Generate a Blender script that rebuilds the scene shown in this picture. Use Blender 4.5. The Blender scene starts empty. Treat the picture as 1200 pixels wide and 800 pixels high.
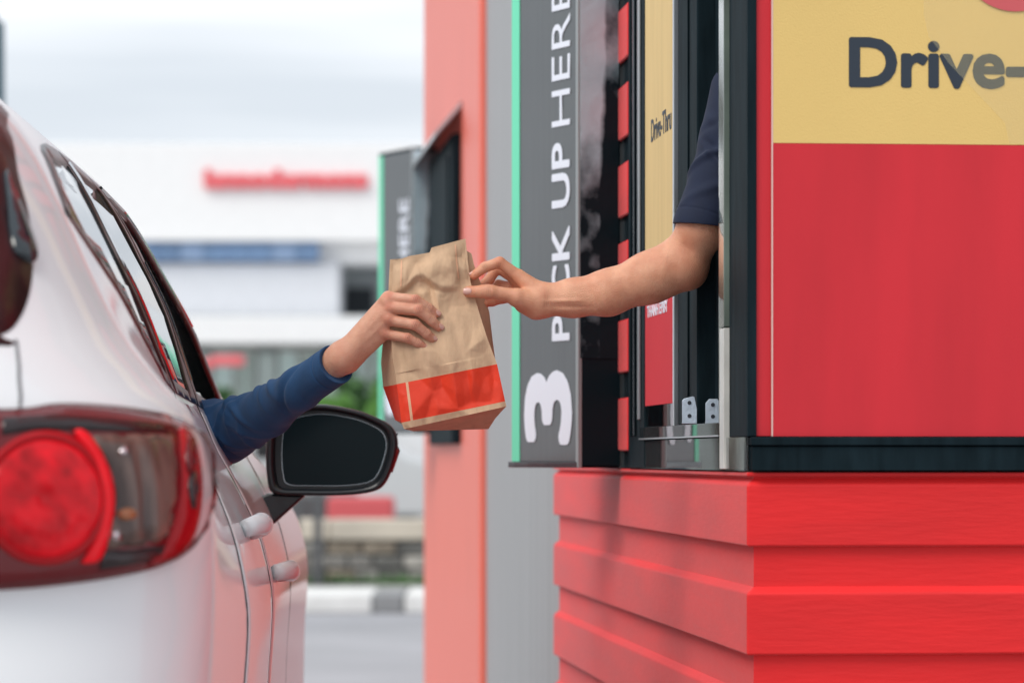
import bpy, math, random
import numpy as np
from mathutils import Vector, Matrix
from mathutils.geometry import delaunay_2d_cdt
random.seed(7)
rng = np.random.RandomState(7)
sc = bpy.context.scene
col = sc.collection

# ------------------------------------------------------------------ camera
CAM_H = 1.1
F = 4000.0                                   # focal length in photo pixels (1200 wide)
cam_d = bpy.data.cameras.new('camera')
cam = bpy.data.objects.new('camera', cam_d); col.objects.link(cam)
cam.location = (0, 0, CAM_H); cam.rotation_euler = (math.radians(90), 0, 0)
cam_d.sensor_width = 36; cam_d.lens = 36 * F / 1200
cam_d.shift_y = 135 / 1200
cam_d.clip_start = 0.05; cam_d.clip_end = 2000
cam_d.dof.use_dof = True; cam_d.dof.focus_distance = 5.50; cam_d.dof.aperture_fstop = 4.9
sc.camera = cam

# ------------------------------------------------------------------ world / sun / exposure
w = bpy.data.worlds.new('World'); sc.world = w; w.use_nodes = True
nt = w.node_tree; nt.nodes.clear()
out = nt.nodes.new('ShaderNodeOutputWorld'); bg = nt.nodes.new('ShaderNodeBackground')
sky = nt.nodes.new('ShaderNodeTexSky'); sky.sky_type = 'NISHITA'; sky.sun_disc = False
SUN_EL, SUN_AZ = math.radians(48), math.radians(-42)     # azimuth from +Y (north) towards +X
sky.sun_elevation = SUN_EL; sky.sun_rotation = SUN_AZ
sky.dust_density = 2.0
tc = nt.nodes.new('ShaderNodeTexCoord'); mp = nt.nodes.new('ShaderNodeMapping'); mp.inputs['Scale'].default_value = (1.0, 1.0, 14.0)
nz = nt.nodes.new('ShaderNodeTexNoise'); nz.inputs['Scale'].default_value = 3.2; nz.inputs['Detail'].default_value = 4
cr = nt.nodes.new('ShaderNodeValToRGB')
cr.color_ramp.elements[0].position = 0.36; cr.color_ramp.elements[0].color = (6.5, 7.0, 7.6, 1)
cr.color_ramp.elements[1].position = 0.66; cr.color_ramp.elements[1].color = (8.8, 9.15, 9.6, 1)
mx = nt.nodes.new('ShaderNodeMix'); mx.data_type = 'RGBA'; mx.inputs[0].default_value = 0.93
nt.links.new(tc.outputs['Generated'], mp.inputs[0]); nt.links.new(mp.outputs[0], nz.inputs['Vector'])
nt.links.new(nz.outputs[0], cr.inputs[0]); nt.links.new(sky.outputs[0], mx.inputs[6]); nt.links.new(cr.outputs[0], mx.inputs[7])
nt.links.new(mx.outputs[2], bg.inputs[0]); bg.inputs[1].default_value = 0.088
nt.links.new(bg.outputs[0], out.inputs[0])
sun_d = bpy.data.lights.new('sun', 'SUN'); sun_d.energy = 1.5; sun_d.angle = math.radians(32); sun_d.color = (1, .95, .88)
sun = bpy.data.objects.new('sun', sun_d); col.objects.link(sun)
sv = Vector((math.sin(SUN_AZ) * math.cos(SUN_EL), math.cos(SUN_AZ) * math.cos(SUN_EL) * -0.9, math.sin(SUN_EL)))
SUN_AZ = math.atan2(sv.x, sv.y); sky.sun_rotation = SUN_AZ
sun.rotation_euler = sv.to_track_quat('Z', 'Y').to_euler(); sun.location = (0, 0, 30)
sc.view_settings.view_transform = 'Standard'; sc.view_settings.look = 'None'
sc.view_settings.exposure = 0.46; sc.view_settings.gamma = 1
sc.cycles.use_denoising = True
sc.cycles.max_bounces = 8; sc.cycles.transparent_max_bounces = 12

# ------------------------------------------------------------------ helpers
def P(px, py, D):
    return Vector(((px - 600) / F * D, D, CAM_H + (535 - py) / F * D))

def tag(o, label=None, cat=None, group=None, kind=None):
    if label: o['label'] = label
    if cat: o['category'] = cat
    if group: o['group'] = group
    if kind: o['kind'] = kind
    return o

def empty(name, loc=(0, 0, 0), rz=0.0, label=None, cat=None, group=None):
    o = bpy.data.objects.new(name, None); col.objects.link(o)
    o.location = loc; o.rotation_euler = (0, 0, rz); o.empty_display_size = 0.1
    return tag(o, label, cat, group)

def mesh(name, V, Fc, mat, parent=None, smooth=False, sub=None, loc=None):
    """sub: vector subtracted from every vertex (parent origin)"""
    V = np.asarray(V, dtype=float).reshape(-1, 3)
    if sub is not None: V = V - np.array(sub)
    me = bpy.data.meshes.new(name); me.from_pydata(V.tolist(), [], [list(f) for f in Fc])
    me.update()
    if mat is not None:
        for m in (mat if isinstance(mat, (list, tuple)) else [mat]): me.materials.append(m)
    if smooth: me.polygons.foreach_set('use_smooth', [True] * len(me.polygons))
    o = bpy.data.objects.new(name, me); col.objects.link(o)
    if parent: o.parent = parent
    if loc is not None: o.location = loc
    return o

class MB:
    def __init__(s): s.v = []; s.f = []
    def box(s, x0, x1, y0, y1, z0, z1):
        n = len(s.v)
        s.v += [(x0,y0,z0),(x1,y0,z0),(x1,y1,z0),(x0,y1,z0),(x0,y0,z1),(x1,y0,z1),(x1,y1,z1),(x0,y1,z1)]
        s.f += [(n,n+3,n+2,n+1),(n+4,n+5,n+6,n+7),(n,n+1,n+5,n+4),(n+1,n+2,n+6,n+5),(n+2,n+3,n+7,n+6),(n+3,n,n+4,n+7)]
        return s
    def prism(s, poly, z0, z1):
        """poly: list of (x,y) counter-clockwise"""
        n = len(s.v); k = len(poly)
        s.v += [(x, y, z0) for x, y in poly] + [(x, y, z1) for x, y in poly]
        s.f += [tuple(n + i for i in reversed(range(k))), tuple(n + k + i for i in range(k))]
        for i in range(k):
            j = (i + 1) % k; s.f.append((n+i, n+j, n+k+j, n+k+i))
        return s
    def tube(s, pts, r, seg=10, caps=True, flat=1.0):
        pts = [Vector(p) for p in pts]; m = len(pts); n = len(s.v)
        rr = r if isinstance(r, (list, tuple)) else [r] * m
        up = Vector((0, 0, 1))
        for i, p in enumerate(pts):
            t = (pts[min(i+1, m-1)] - pts[max(i-1, 0)]).normalized()
            a = t.cross(up)
            if a.length < 1e-3: a = t.cross(Vector((1, 0, 0)))
            a.normalize(); b = a.cross(t).normalized()
            for k in range(seg):
                an = 2 * math.pi * k / seg
                s.v.append(tuple(p + (a * math.cos(an) + b * math.sin(an) * flat) * rr[i]))
        for i in range(m - 1):
            for k in range(seg):
                k2 = (k + 1) % seg
                s.f.append((n+i*seg+k, n+i*seg+k2, n+(i+1)*seg+k2, n+(i+1)*seg+k))
        if caps:
            s.f.append(tuple(n + k for k in reversed(range(seg)))); s.f.append(tuple(n + (m-1)*seg + k for k in range(seg)))
        return s
    def build(s, name, mat, parent=None, smooth=False, bevel=0, seg=2, sub=None):
        o = mesh(name, s.v, s.f, mat, parent, smooth, sub)
        if bevel: bev(o, bevel, seg)
        return o

def bev(o, w, seg=2):
    m = o.modifiers.new('bevel', 'BEVEL'); m.width = w; m.segments = seg; m.limit_method = 'ANGLE'; m.angle_limit = math.radians(40)
    for p in o.data.polygons: p.use_smooth = True
    m.harden_normals = True
    return o

def text(name, body, size, mat, parent, loc, rot, sx=1.0, sy=1.0, bold=0.0, depth=0.001, align='LEFT', spacing=1.0, sub=None, lab=None, space_word=1.0):
    cu = bpy.data.curves.new(name, 'FONT'); cu.body = body; cu.size = size; cu.offset = min(bold, 0.0); cu.extrude = depth
    cu.align_x = align; cu.align_y = 'BOTTOM_BASELINE'; cu.space_character = spacing; cu.space_word = space_word; cu.resolution_u = 4
    t = bpy.data.objects.new(name + '_tmp', cu); col.objects.link(t)
    bpy.context.view_layer.update()
    me = bpy.data.meshes.new_from_object(t.evaluated_get(bpy.context.evaluated_depsgraph_get()))
    bpy.data.objects.remove(t); bpy.data.curves.remove(cu)
    me.materials.clear(); me.materials.append(mat)
    for v in me.vertices: v.co.x *= sx; v.co.y *= sy
    me.update(); me.name = name
    if bold > 0:                                   # heavier weight: the outline repeated round a small circle
        V0 = np.array([v.co[:] for v in me.vertices]); F0 = [list(p.vertices) for p in me.polygons]; V = []; Fc = []
        for q in range(13):
            a_ = 2 * math.pi * q / 12; r_ = 0 if q == 12 else bold * 1.15
            n0 = len(V) * 0 + q * len(V0); V.append(V0 + np.array([r_ * math.cos(a_), r_ * math.sin(a_), depth * .02 * q])); Fc += [[i + n0 for i in f] for f in F0]
        m2 = bpy.data.meshes.new(name); m2.from_pydata(np.concatenate(V).tolist(), [], Fc); m2.materials.append(mat); me = m2
    o = bpy.data.objects.new(name, me); col.objects.link(o); o.parent = parent
    o.location = loc; o.rotation_euler = rot
    if lab: o['label'] = lab
    return o

# ---- materials
def NT(name):
    m = bpy.data.materials.new(name); m.use_nodes = True
    return m, m.node_tree, m.node_tree.nodes['Principled BSDF']

def mat(name, c, rough=0.5, metal=0.0, coat=0.0, spec=0.5, var=0.0, vscale=6.0, bump=0.0, bscale=60.0, stretch=(1,1,1), c2=None, detail=4, trans=0.0, sss=0.0, sheen=0.0, rvar=0.0, coat_rough=0.03, bdist=0.002):
    m, t, b = NT(name)
    b.inputs['Base Color'].default_value = (*c, 1); b.inputs['Roughness'].default_value = rough
    b.inputs['Metallic'].default_value = metal; b.inputs['Coat Weight'].default_value = coat; b.inputs['Coat Roughness'].default_value = coat_rough
    b.inputs['Specular IOR Level'].default_value = spec; b.inputs['Transmission Weight'].default_value = trans
    b.inputs['Sheen Weight'].default_value = sheen
    if sss: b.inputs['Subsurface Weight'].default_value = sss; b.inputs['Subsurface Radius'].default_value = (1, .35, .2); b.inputs['Subsurface Scale'].default_value = .006
    co = t.nodes.new('ShaderNodeTexCoord'); mpn = t.nodes.new('ShaderNodeMapping'); mpn.inputs['Scale'].default_value = stretch
    t.links.new(co.outputs['Object'], mpn.inputs[0])
    if var or c2 or rvar:
        n = t.nodes.new('ShaderNodeTexNoise'); n.inputs['Scale'].default_value = vscale; n.inputs['Detail'].default_value = detail
        t.links.new(mpn.outputs[0], n.inputs['Vector'])
        r = t.nodes.new('ShaderNodeValToRGB'); r.color_ramp.elements[0].position = .3; r.color_ramp.elements[1].position = .7
        if c2 is None:
            r.color_ramp.elements[0].color = (*[x * (1 - var) for x in c], 1); r.color_ramp.elements[1].color = (*[min(1, x * (1 + var)) for x in c], 1)
        else:
            r.color_ramp.elements[0].color = (*c, 1); r.color_ramp.elements[1].color = (*c2, 1)
        t.links.new(n.outputs[0], r.inputs[0]); t.links.new(r.outputs[0], b.inputs['Base Color'])
        if rvar:
            mr = t.nodes.new('ShaderNodeMapRange'); mr.inputs[3].default_value = max(0.02, rough - rvar); mr.inputs[4].default_value = rough + rvar
            t.links.new(n.outputs[0], mr.inputs[0]); t.links.new(mr.outputs[0], b.inputs['Roughness'])
    if bump:
        n2 = t.nodes.new('ShaderNodeTexNoise'); n2.inputs['Scale'].default_value = bscale; n2.inputs['Detail'].default_value = 5
        t.links.new(mpn.outputs[0], n2.inputs['Vector'])
        bm = t.nodes.new('ShaderNodeBump'); bm.inputs['Strength'].default_value = bump; bm.inputs['Distance'].default_value = bdist
        t.links.new(n2.outputs[0], bm.inputs['Height']); t.links.new(bm.outputs[0], b.inputs['Normal'])
    return m

def glass_mat(name, tint=(.9, .95, .93), refl=1.0, rough=0.0, ior=1.5, dirt=0.0):
    m = bpy.data.materials.new(name); m.use_nodes = True; t = m.node_tree; t.nodes.clear()
    o = t.nodes.new('ShaderNodeOutputMaterial'); tr = t.nodes.new('ShaderNodeBsdfTransparent'); tr.inputs[0].default_value = (*tint, 1)
    gl = t.nodes.new('ShaderNodeBsdfGlossy'); gl.inputs['Roughness'].default_value = rough; gl.inputs[0].default_value = (refl, refl, refl, 1)
    fr = t.nodes.new('ShaderNodeFresnel'); fr.inputs[0].default_value = ior; mxn = t.nodes.new('ShaderNodeMixShader')
    t.links.new(fr.outputs[0], mxn.inputs[0]); t.links.new(tr.outputs[0], mxn.inputs[1]); t.links.new(gl.outputs[0], mxn.inputs[2])
    last = mxn
    if dirt:
        df = t.nodes.new('ShaderNodeBsdfDiffuse'); df.inputs[0].default_value = (.8, .83, .85, 1); m2 = t.nodes.new('ShaderNodeMixShader'); m2.inputs[0].default_value = dirt
        t.links.new(mxn.outputs[0], m2.inputs[1]); t.links.new(df.outputs[0], m2.inputs[2]); last = m2
    t.links.new(last.outputs[0], o.inputs[0]); return m

M = {}
M['asphalt'] = mat('asphalt', (.30, .30, .31), .9, var=.12, vscale=1.2, bump=.4, bscale=300)
M['pave'] = mat('concrete_pavement', (.36, .35, .34), .85, var=.12, vscale=2, bump=.3, bscale=150)
M['red'] = mat('red_masonry_paint', (.78, .012, .014), .60, sheen=.15, spec=.42, var=.11, vscale=6, bump=.5, bscale=60, stretch=(.35, .35, 2.2), rvar=.07, bdist=.002)
M['redflat'] = mat('red_wall_paint', (.66, .085, .075), .42, var=.05, vscale=3, bump=.2, bscale=60)
M['grey_wall'] = mat('grey_ribbed_cladding', (.34, .345, .35), .5, var=.06, vscale=4, stretch=(6, 6, .3))
M['black'] = mat('black_powder_coat', (.010, .019, .024), .55, spec=.03, var=.3, vscale=14, stretch=(3, 3, .5), bump=.08, bscale=120)
M['blackgloss'] = mat('black_gloss_panel', (.008, .016, .022), .10, spec=.6, bump=.35, bscale=9, stretch=(1, 1, .7), rvar=.08, vscale=10, bdist=.006, coat=.4)
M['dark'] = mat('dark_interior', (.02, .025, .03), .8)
M['alu'] = mat('brushed_steel', (.62, .64, .66), .28, metal=1.0, bump=.1, bscale=90, stretch=(1, 1, 8))
M['zinc'] = mat('zinc_bracket', (.55, .63, .72), .38, metal=.6, var=.12, vscale=60, bump=.3, bscale=200)
M['screw'] = mat('dark_screw_hole', (.015, .02, .03), .5)
M['glass'] = glass_mat('clear_glass', (.86, .93, .90))
M['acrylic'] = glass_mat('clear_acrylic', (.80, .86, .84), dirt=.03)
M['glassedge'] = mat('glass_edge', (.16, .20, .17), .08, spec=1.0, var=.6, vscale=5, stretch=(1, 1, .8), coat=1)
M['silicone'] = mat('pale_glass_edge_strip', (.62, .62, .58), .25, var=.15, vscale=12)
M['sgn_grey'] = mat('sign_grey_face', (.095, .106, .112), .35, spec=.35, var=.05, vscale=10, stretch=(8, 8, .3), coat=.3)
M['sgn_green'] = mat('sign_mint_stripe', (.16, .74, .47), .35, spec=.3)
M['white_print'] = mat('white_vinyl_letters', (.80, .84, .93), .4)
M['yellow'] = mat('poster_yellow', (.78, .54, .18), .5, var=.05, vscale=2, bump=.25, bscale=420)
M['yellowpale'] = mat('poster_pale_yellow', (.72, .60, .33), .5, bump=.2, bscale=420)
M['poster_red'] = mat('poster_red', (.62, .022, .034), .46, spec=.35, stretch=(3, 3, .5), var=.10, vscale=3.0, bump=.25, bscale=420)
M['navyprint'] = mat('navy_print', (.02, .032, .05), .5)
M['whitewall'] = mat('white_render', (.90, .905, .91), .7, var=.02)
M['cream'] = mat('cream_stone_cap', (.62, .56, .47), .8, var=.12, vscale=2)
M['kerbw'] = mat('kerb_white_paint', (.8, .8, .78), .7, var=.06)
M['kerbb'] = mat('kerb_black_paint', (.28, .285, .29), .7)
M['dgrey'] = mat('dark_grey_paint', (.08, .085, .09), .5)
M['mgrey'] = mat('mid_grey_paint', (.30, .33, .34), .5)
M['blue'] = mat('blue_fascia', (.20, .32, .52), .45, var=.25, vscale=.8)
M['redletter'] = mat('red_sign_letters', (.82, .16, .18), .5)
M['leaf'] = mat('leaf_green', (.045, .12, .04), .55, c2=(.10, .22, .07), vscale=3)
M['leafb'] = mat('leaf_bright_green', (.12, .30, .06), .55, c2=(.20, .42, .10), vscale=3)
M['bark'] = mat('bark', (.10, .08, .06), .9)
M['tealpost'] = mat('teal_grey_post', (.05, .10, .13), .5)
M['shopglass'] = mat('shop_glass', (.52, .62, .60), .12, spec=.8, var=.35, vscale=.35)
M['rubber'] = mat('rubber', (.012, .013, .015), .75)
# ------------------------------------------------------------------ ground
g = MB(); g.v = [(-400, -60, 0), (400, -60, 0), (400, 900, 0), (-400, 900, 0)]; g.f = [(0, 1, 2, 3)]
tag(g.build('ground', M['asphalt']), kind='structure')
kz = MB(); kz.v = [(-40, 25.2, .13), (40, 25.2, .13), (40, 60, .13), (-40, 60, .13)]; kz.f = [(0, 1, 2, 3)]
tag(kz.build('pavement', M['pave']), kind='structure')
rd = MB(); rd.v = [(-40, 8.5, .004), (40, 8.5, .004), (40, 24.0, .004), (-40, 24.0, .004)]; rd.f = [(0, 1, 2, 3)]
M['road'] = mat('pale_worn_asphalt', (.36, .36, .38), .85, var=.10, vscale=.8, bump=.3, bscale=200)
tag(rd.build('road', M['road']), kind='structure')
kerb = empty('kerb', (0, 24.0, 0)); tag(kerb, kind='structure')
x0 = -.98 - 7 * 1.2
for i in range(16):
    blk = i == 7; L_ = .22 if blk else 1.2
    MB().box(x0 + .005, x0 + L_ - .005, 0, 1.2, 0, .135).build('kerb_stone', M['kerbb'] if blk else M['kerbw'], kerb, bevel=.02)
    x0 += L_

# ------------------------------------------------------------------ low stone wall with cap, D ~ 26
wx0, wx1 = -5.0, .6
lw = empty('stone_wall', (-2, 26.2, 0), label='low grey stone wall with a pale cap beyond the road, behind the kerb', cat='wall')
MB().box(wx0+2, wx1+2, .03, .35, .1, .47).build('wall_core', M['dgrey'], lw)
stones = [mat('wall_stone_%s' % n, c, .9, var=.3, vscale=9, bump=.8, bscale=30, bdist=.02) for n, c in (('grey', (.30, .29, .27)), ('pale', (.48, .46, .42)), ('dark', (.16, .16, .15)), ('brown', (.33, .28, .22)))]
zz = .13
row = 0
while zz < .44:
    hgt = .11
    x = wx0 + 2 - (.1 if row % 2 else 0)
    while x < wx1 + 2:
        wd = random.uniform(.14, .30)
        MB().box(x + .006, x + wd - .006, -random.uniform(0, .03), .06, zz + .005, zz + hgt - .005).build('stone', random.choice(stones), lw, bevel=.02)
        x += wd
    zz += hgt; row += 1
x = wx0 + 2
while x < wx1 + 2:
    MB().box(x + .003, x + .897, -.05, .40, .463, .62).build('cap_stone', M['cream'], lw, bevel=.015)
    x += .9
# ivy and grass at wall foot
def leaves(name, mat_, n, fn, size, parent=None, kind=None, label=None, cat=None, group=None):
    V = np.zeros((n, 4, 3)); pts = np.array([fn() for _ in range(n)])
    d1 = rng.normal(size=(n, 3)); d1 /= np.linalg.norm(d1, axis=1)[:, None]
    d2 = np.cross(d1, rng.normal(size=(n, 3))); d2 /= np.linalg.norm(d2, axis=1)[:, None]
    s = size * rng.uniform(.6, 1.4, size=(n, 1))
    V[:, 0] = pts - d1 * s; V[:, 1] = pts - d2 * s * .45; V[:, 2] = pts + d1 * s; V[:, 3] = pts + d2 * s * .45
    o = mesh(name, V.reshape(-1, 3), [(4*i, 4*i+1, 4*i+2, 4*i+3) for i in range(n)], mat_, parent)
    return tag(o, label, cat, group, kind)
leaves('ground_cover', M['leaf'], 3500, lambda: (random.uniform(-4, .4), 26.05 - random.random() * .25, .13 + random.random() ** 2 * .07), .022, kind='stuff', label='low green weeds growing along the foot of the stone wall', cat='plants')
# fence posts behind the wall
for px in (346, 372):
    p = P(px, 600, 25.7)
    o = MB().box(-.03, .03, -.03, .03, 0, .95).build('fence_post', M['dgrey'], None, bevel=.006); o.location = (p.x, 25.75, .13)
    tag(o, 'slim dark metal post before the stone wall, %s' % ('left of the two' if px == 346 else 'right of the two'), 'post')

# ------------------------------------------------------------------ shop building far behind, D=60
SB = 60.0; S = F / SB
def bxp(px): return (px - 600) / S
def bz(py): return CAM_H + (535 - py) / S
shop = empty('shop_building', (bxp(280), SB, 0), label='long white shop building with red letters on its high fascia across the road', cat='building')
ox = bxp(280)
def sbox(name, x0, x1, y0, y1, d0, d1, m_, bevel=.02, par=None):
    return MB().box(bxp(x0) - ox, bxp(x1) - ox, d0, d1, bz(y1), bz(y0)).build(name, m_, par or shop, bevel=bevel)
sbox('fascia', -400, 560, 168, 282, .0, 12, M['whitewall'])
sbox('upper_wall', -400, 560, 282, 306, .6, 12, M['whitewall'])
for i in range(11):
    a = 372 - i * 27
    if a < 90: break
    sbox('blue_panel', a - 26.5, a, 283, 304, .2, .58, M['blue'] if i % 4 != 1 else mat('faded_blue_fascia', (.30, .42, .62), .5), bevel=.01)
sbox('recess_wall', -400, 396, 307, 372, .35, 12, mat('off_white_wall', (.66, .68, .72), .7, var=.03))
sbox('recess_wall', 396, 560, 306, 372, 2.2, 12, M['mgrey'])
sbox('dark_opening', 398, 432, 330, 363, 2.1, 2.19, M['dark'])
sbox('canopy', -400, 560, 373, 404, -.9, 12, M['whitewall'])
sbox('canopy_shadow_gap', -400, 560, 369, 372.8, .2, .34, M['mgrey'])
sbox('shopfront_backing', -400, 560, 405, 600, 1.6, 12, mat('shopfront_backing', (.50, .55, .53), .7, var=.25, vscale=.7))
for i in range(24):
    a = 60 + i * 26
    fr = sbox('window_frame', a, a + 25, 406, 520, 1.30, 1.36, M['kerbw'] if i % 3 else M['mgrey'])
    sbox('pane', a + 2, a + 23, 410, 516, 1.26, 1.295, [M['shopglass'], mat('teal_shop_glass', (.60, .76, .74), .1, spec=.8), mat('dim_shop_glass', (.40, .50, .46), .1, spec=.8)][i % 3], bevel=0, par=None)
for a, b, c, d in ((255, 300, 438, 448), (300, 332, 434, 444)):
    o = MB().box(bxp(a), bxp(b), SB - 9, SB - 8.6, bz(d), bz(c)).build('banner', M['redletter'], None, bevel=.02)
    tag(o, 'small red banner in front of the shop, %s' % ('the left one' if a == 255 else 'the right one, above the blue sleeve'), 'banner')
t = text('sign_letters', 'lannodermons', .42, M['redletter'], shop, (bxp(240) - ox, -.05, bz(219)), (math.radians(90), 0, 0), bold=.03, depth=.05)
t_w = max(v.co.x for v in t.data.vertices); t_h = max(v.co.y for v in t.data.vertices)
for v in t.data.vertices: v.co.x *= (192 / S) / t_w; v.co.y *= (21 / S) / t_h
# parked cars far behind (blurred)
def far_car(px, D, paint, length, h, label, van=False):
    p = P(px, 600, D)
    c = empty('parked_car', (p.x, D, .13), label=label, cat='car', group='cars parked in front of the shop')
    L = length
    prof = [(-L/2, .35), (-L/2+.05, .75), (-L/2+.75, .92), (-L/2+1.25, h-.04), (-L/2+1.9, h), (L/2-1.3, h-.02), (L/2-.55, .98), (L/2-.03, .86), (L/2, .35)]
    if van: prof = [(-L/2, .35), (-L/2+.05, .80), (-L/2+.55, 1.0), (-L/2+1.15, h-.04), (-L/2+1.5, h), (L/2-.1, h-.02), (L/2-.03, .86), (L/2, .35)]
    def slab(pr, y0, y1, nm, m_, bevel=.05):
        n = len(pr); V = [(x, y0, z) for x, z in pr] + [(x, y1, z) for x, z in pr]
        Fc = [tuple(range(n)), tuple(reversed(range(n, 2*n)))] + [(i, i+n, (i+1) % n + n, (i+1) % n) for i in range(n)]
        o = mesh(nm, V, Fc, m_, c); 
        if bevel: bev(o, bevel, 3)
        return o
    slab(prof, -.85, .85, 'body', paint, .07)
    win = [(-L/2+.95, .95), (-L/2+1.35, h-.12), (-.02, h-.09), (-.02, .95)]
    win2 = [(.05, .95), (.05, h-.09), (L/2-1.35, h-.12), (L/2-.8, .97)]
    if van: win = [(-L/2+.75, 1.0), (-L/2+1.2, h-.14), (-L/2+1.7, h-.12), (-L/2+1.7, 1.0)]
    for wv in ((win,) if van else (win, win2)): slab(wv, -.865, -.845, 'window', M['rubber'], .01)
    for sx in (-1, 1):
        for sy in (-.78, .62):
            V = MB(); V.tube([(sx * L * .31, sy, .31), (sx * L * .31, sy + .18, .31)], .31, 18)
            V.build('wheel', M['rubber'], c, smooth=False)
    for sx, m_ in ((-L/2 + .02, M['kerbw']), (L/2 - .10, M['redletter'])):
        MB().box(sx, sx + .08, -.80, -.55, .70, .82).build('lamp', m_, c, bevel=.02)
wp = mat('far_white_car_paint', (.78, .79, .80), .3, coat=.6)
far_car(500, 38, wp, 4.6, 1.36, 'white parked van seen under the paper bag, between mirror and pink wall', True)
far_car(300, 36, mat('far_silver_car_paint', (.55, .57, .58), .3, coat=.6), 4.4, 1.42, 'silver parked car mostly hidden behind the blue sleeve')
far_car(60, 39, M['dgrey'], 4.4, 1.45, 'dark parked car far behind, hidden by the white car body')
o = MB().box(-.30, .30, -.25, .25, .13, .74); o = o.build('grit_bin', mat('red_plastic', (.60, .10, .11), .5), None, bevel=.04)
p = P(417, 600, 31); o.location = (p.x + .05, 31, 0); tag(o, 'red plastic box behind the stone wall just right of the mirror arm', 'box')
o = MB().box(-.42, .42, -.3, .3, .13, .77); o = o.build('metal_bin', M['dgrey'], None, bevel=.06)
p = P(368, 600, 31.5); o.location = (p.x, 31.5, 0); tag(o, 'dark metal bin behind the stone wall below the car mirror', 'bin')

# bushes
def bush(px, py0, py1, D, wpx, m_, label, n=2600, trunk=True):
    s = F / D; c = P(px, py1, D); r = wpx / s / 2; z0 = CAM_H + (535 - py1) / s; z1 = CAM_H + (535 - py0) / s
    b = empty('bush', (c.x, D, .13), label=label, cat='bush', group='bushes in front of the shop')
    cl = [(random.uniform(-.8, .8) * r, random.uniform(-.5, .5) * r, random.uniform(.15, .9)) for _ in range(11)]
    def fn():
        k = random.choice(cl); q = rng.normal(size=3); q /= np.linalg.norm(q); rr = random.random() ** .4 * r * .42
        return (k[0] + q[0] * rr, k[1] + q[1] * rr, (z0 - .13) + k[2] * (z1 - z0) * .9 + q[2] * rr * .7)
    leaves('foliage', m_, n, fn, .08, b)
    mb = MB()
    for k in cl[:6]: mb.tube([(k[0] * .2, 0, 0), (k[0] * .6, k[1] * .5, (z0 + z1) * .3), (k[0], k[1], (z0 - .13) + k[2] * (z1 - z0) * .85)], [.05, .03, .012], 6)
    mb.build('stem', M['bark'], b)
bush(425, 405, 520, 44, 60, M['leaf'], 'tall dark green bush behind the driver\'s wrist and paper bag')
bush(452, 440, 520, 42, 40, M['leafb'], 'bright green bush just left of the bottom of the paper bag')
bush(385, 455, 540, 43, 60, M['leafb'], 'bright green bush behind the top of the car mirror')
bush(412, 318, 362, 66, 30, M['leaf'], 'dark green shrub by the dark opening in the shop wall', 900)
bush(240, 430, 540, 46, 70, M['leaf'], 'dark green bush seen through the gap beside the car window frame', 1500)

# street lamp at left edge and the leafy branch above it
sl = empty('street_lamp', (P(-6, 500, 20).x, 20, 0), label='dark teal lamp post rising at the left edge above the car roof', cat='street lamp')
MB().tube([(0, 0, 0), (0, 0, 3.64)], [.08, .055], 16).build('pole', M['tealpost'], sl, smooth=True)
MB().tube([(0, 0, 3.6), (-.3, 0, 4.3), (-1.2, 0, 4.6)], .045, 10).build('arm', M['tealpost'], sl, smooth=True)
MB().box(-1.7, -1.1, -.1, .1, 4.55, 4.66).build('lamp_head', M['mgrey'], sl, bevel=.02)
tr = empty('tree', (P(-90, 500, 21).x, 21, 0), label='green leafy tree whose branch tips show at the top left corner', cat='tree')
MB().tube([(0, 0, 0), (.05, 0, 1.6), (-.05, .1, 3.0)], [.14, .11, .07], 12).build('trunk', M['bark'], tr, smooth=True)
limb = MB(); ends = []
for k in range(9):
    a = k * .7; e = (math.cos(a) * .45, math.sin(a) * .5, 3.9 + random.random() * .7); ends.append(e)
    limb.tube([(-.05, .1, 2.9), (e[0] * .5, e[1] * .5, 3.5), e], [.05, .03, .012], 6)
limb.build('limb', M['bark'], tr)
def crown():
    e = random.choice(ends); q = rng.normal(size=3) * .17
    return (e[0] + q[0], e[1] + q[1], e[2] + abs(q[2]) * .8 - .02)
leaves('crown', M['leafb'], 3500, crown, .035, tr)
# ------------------------------------------------------------------ drive-through building (local x = to the right, local y = away along the lane)
TH = math.atan(.09)
BO = Vector((.344, 5.0, 0))
def bt(px): return (3176.0 / (px - 240) - 5.0)            # photo column on the lane-side face -> local y
bld = empty('drive_through_building', BO, TH, label='red planked drive-through building with black window frames and grey and pink walls', cat='building')
BM = Matrix.Translation(BO) @ Matrix.Rotation(TH, 4, 'Z')
def bb(name, x0, x1, y0, y1, z0, z1, m_, bevel=.0, par=None, seg=2):
    return MB().box(x0, x1, y0, y1, z0, z1).build(name, m_, par or bld, bevel=bevel, seg=seg)
ZC = 1.0775
M['poster_red2'] = mat('pane_poster_red', (.68, .035, .05), .6, spec=.12, var=.06, vscale=3)
bb('lower_wall', .012, 3.2, .012, 2.77, 0, ZC - .004, M['red'])
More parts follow.
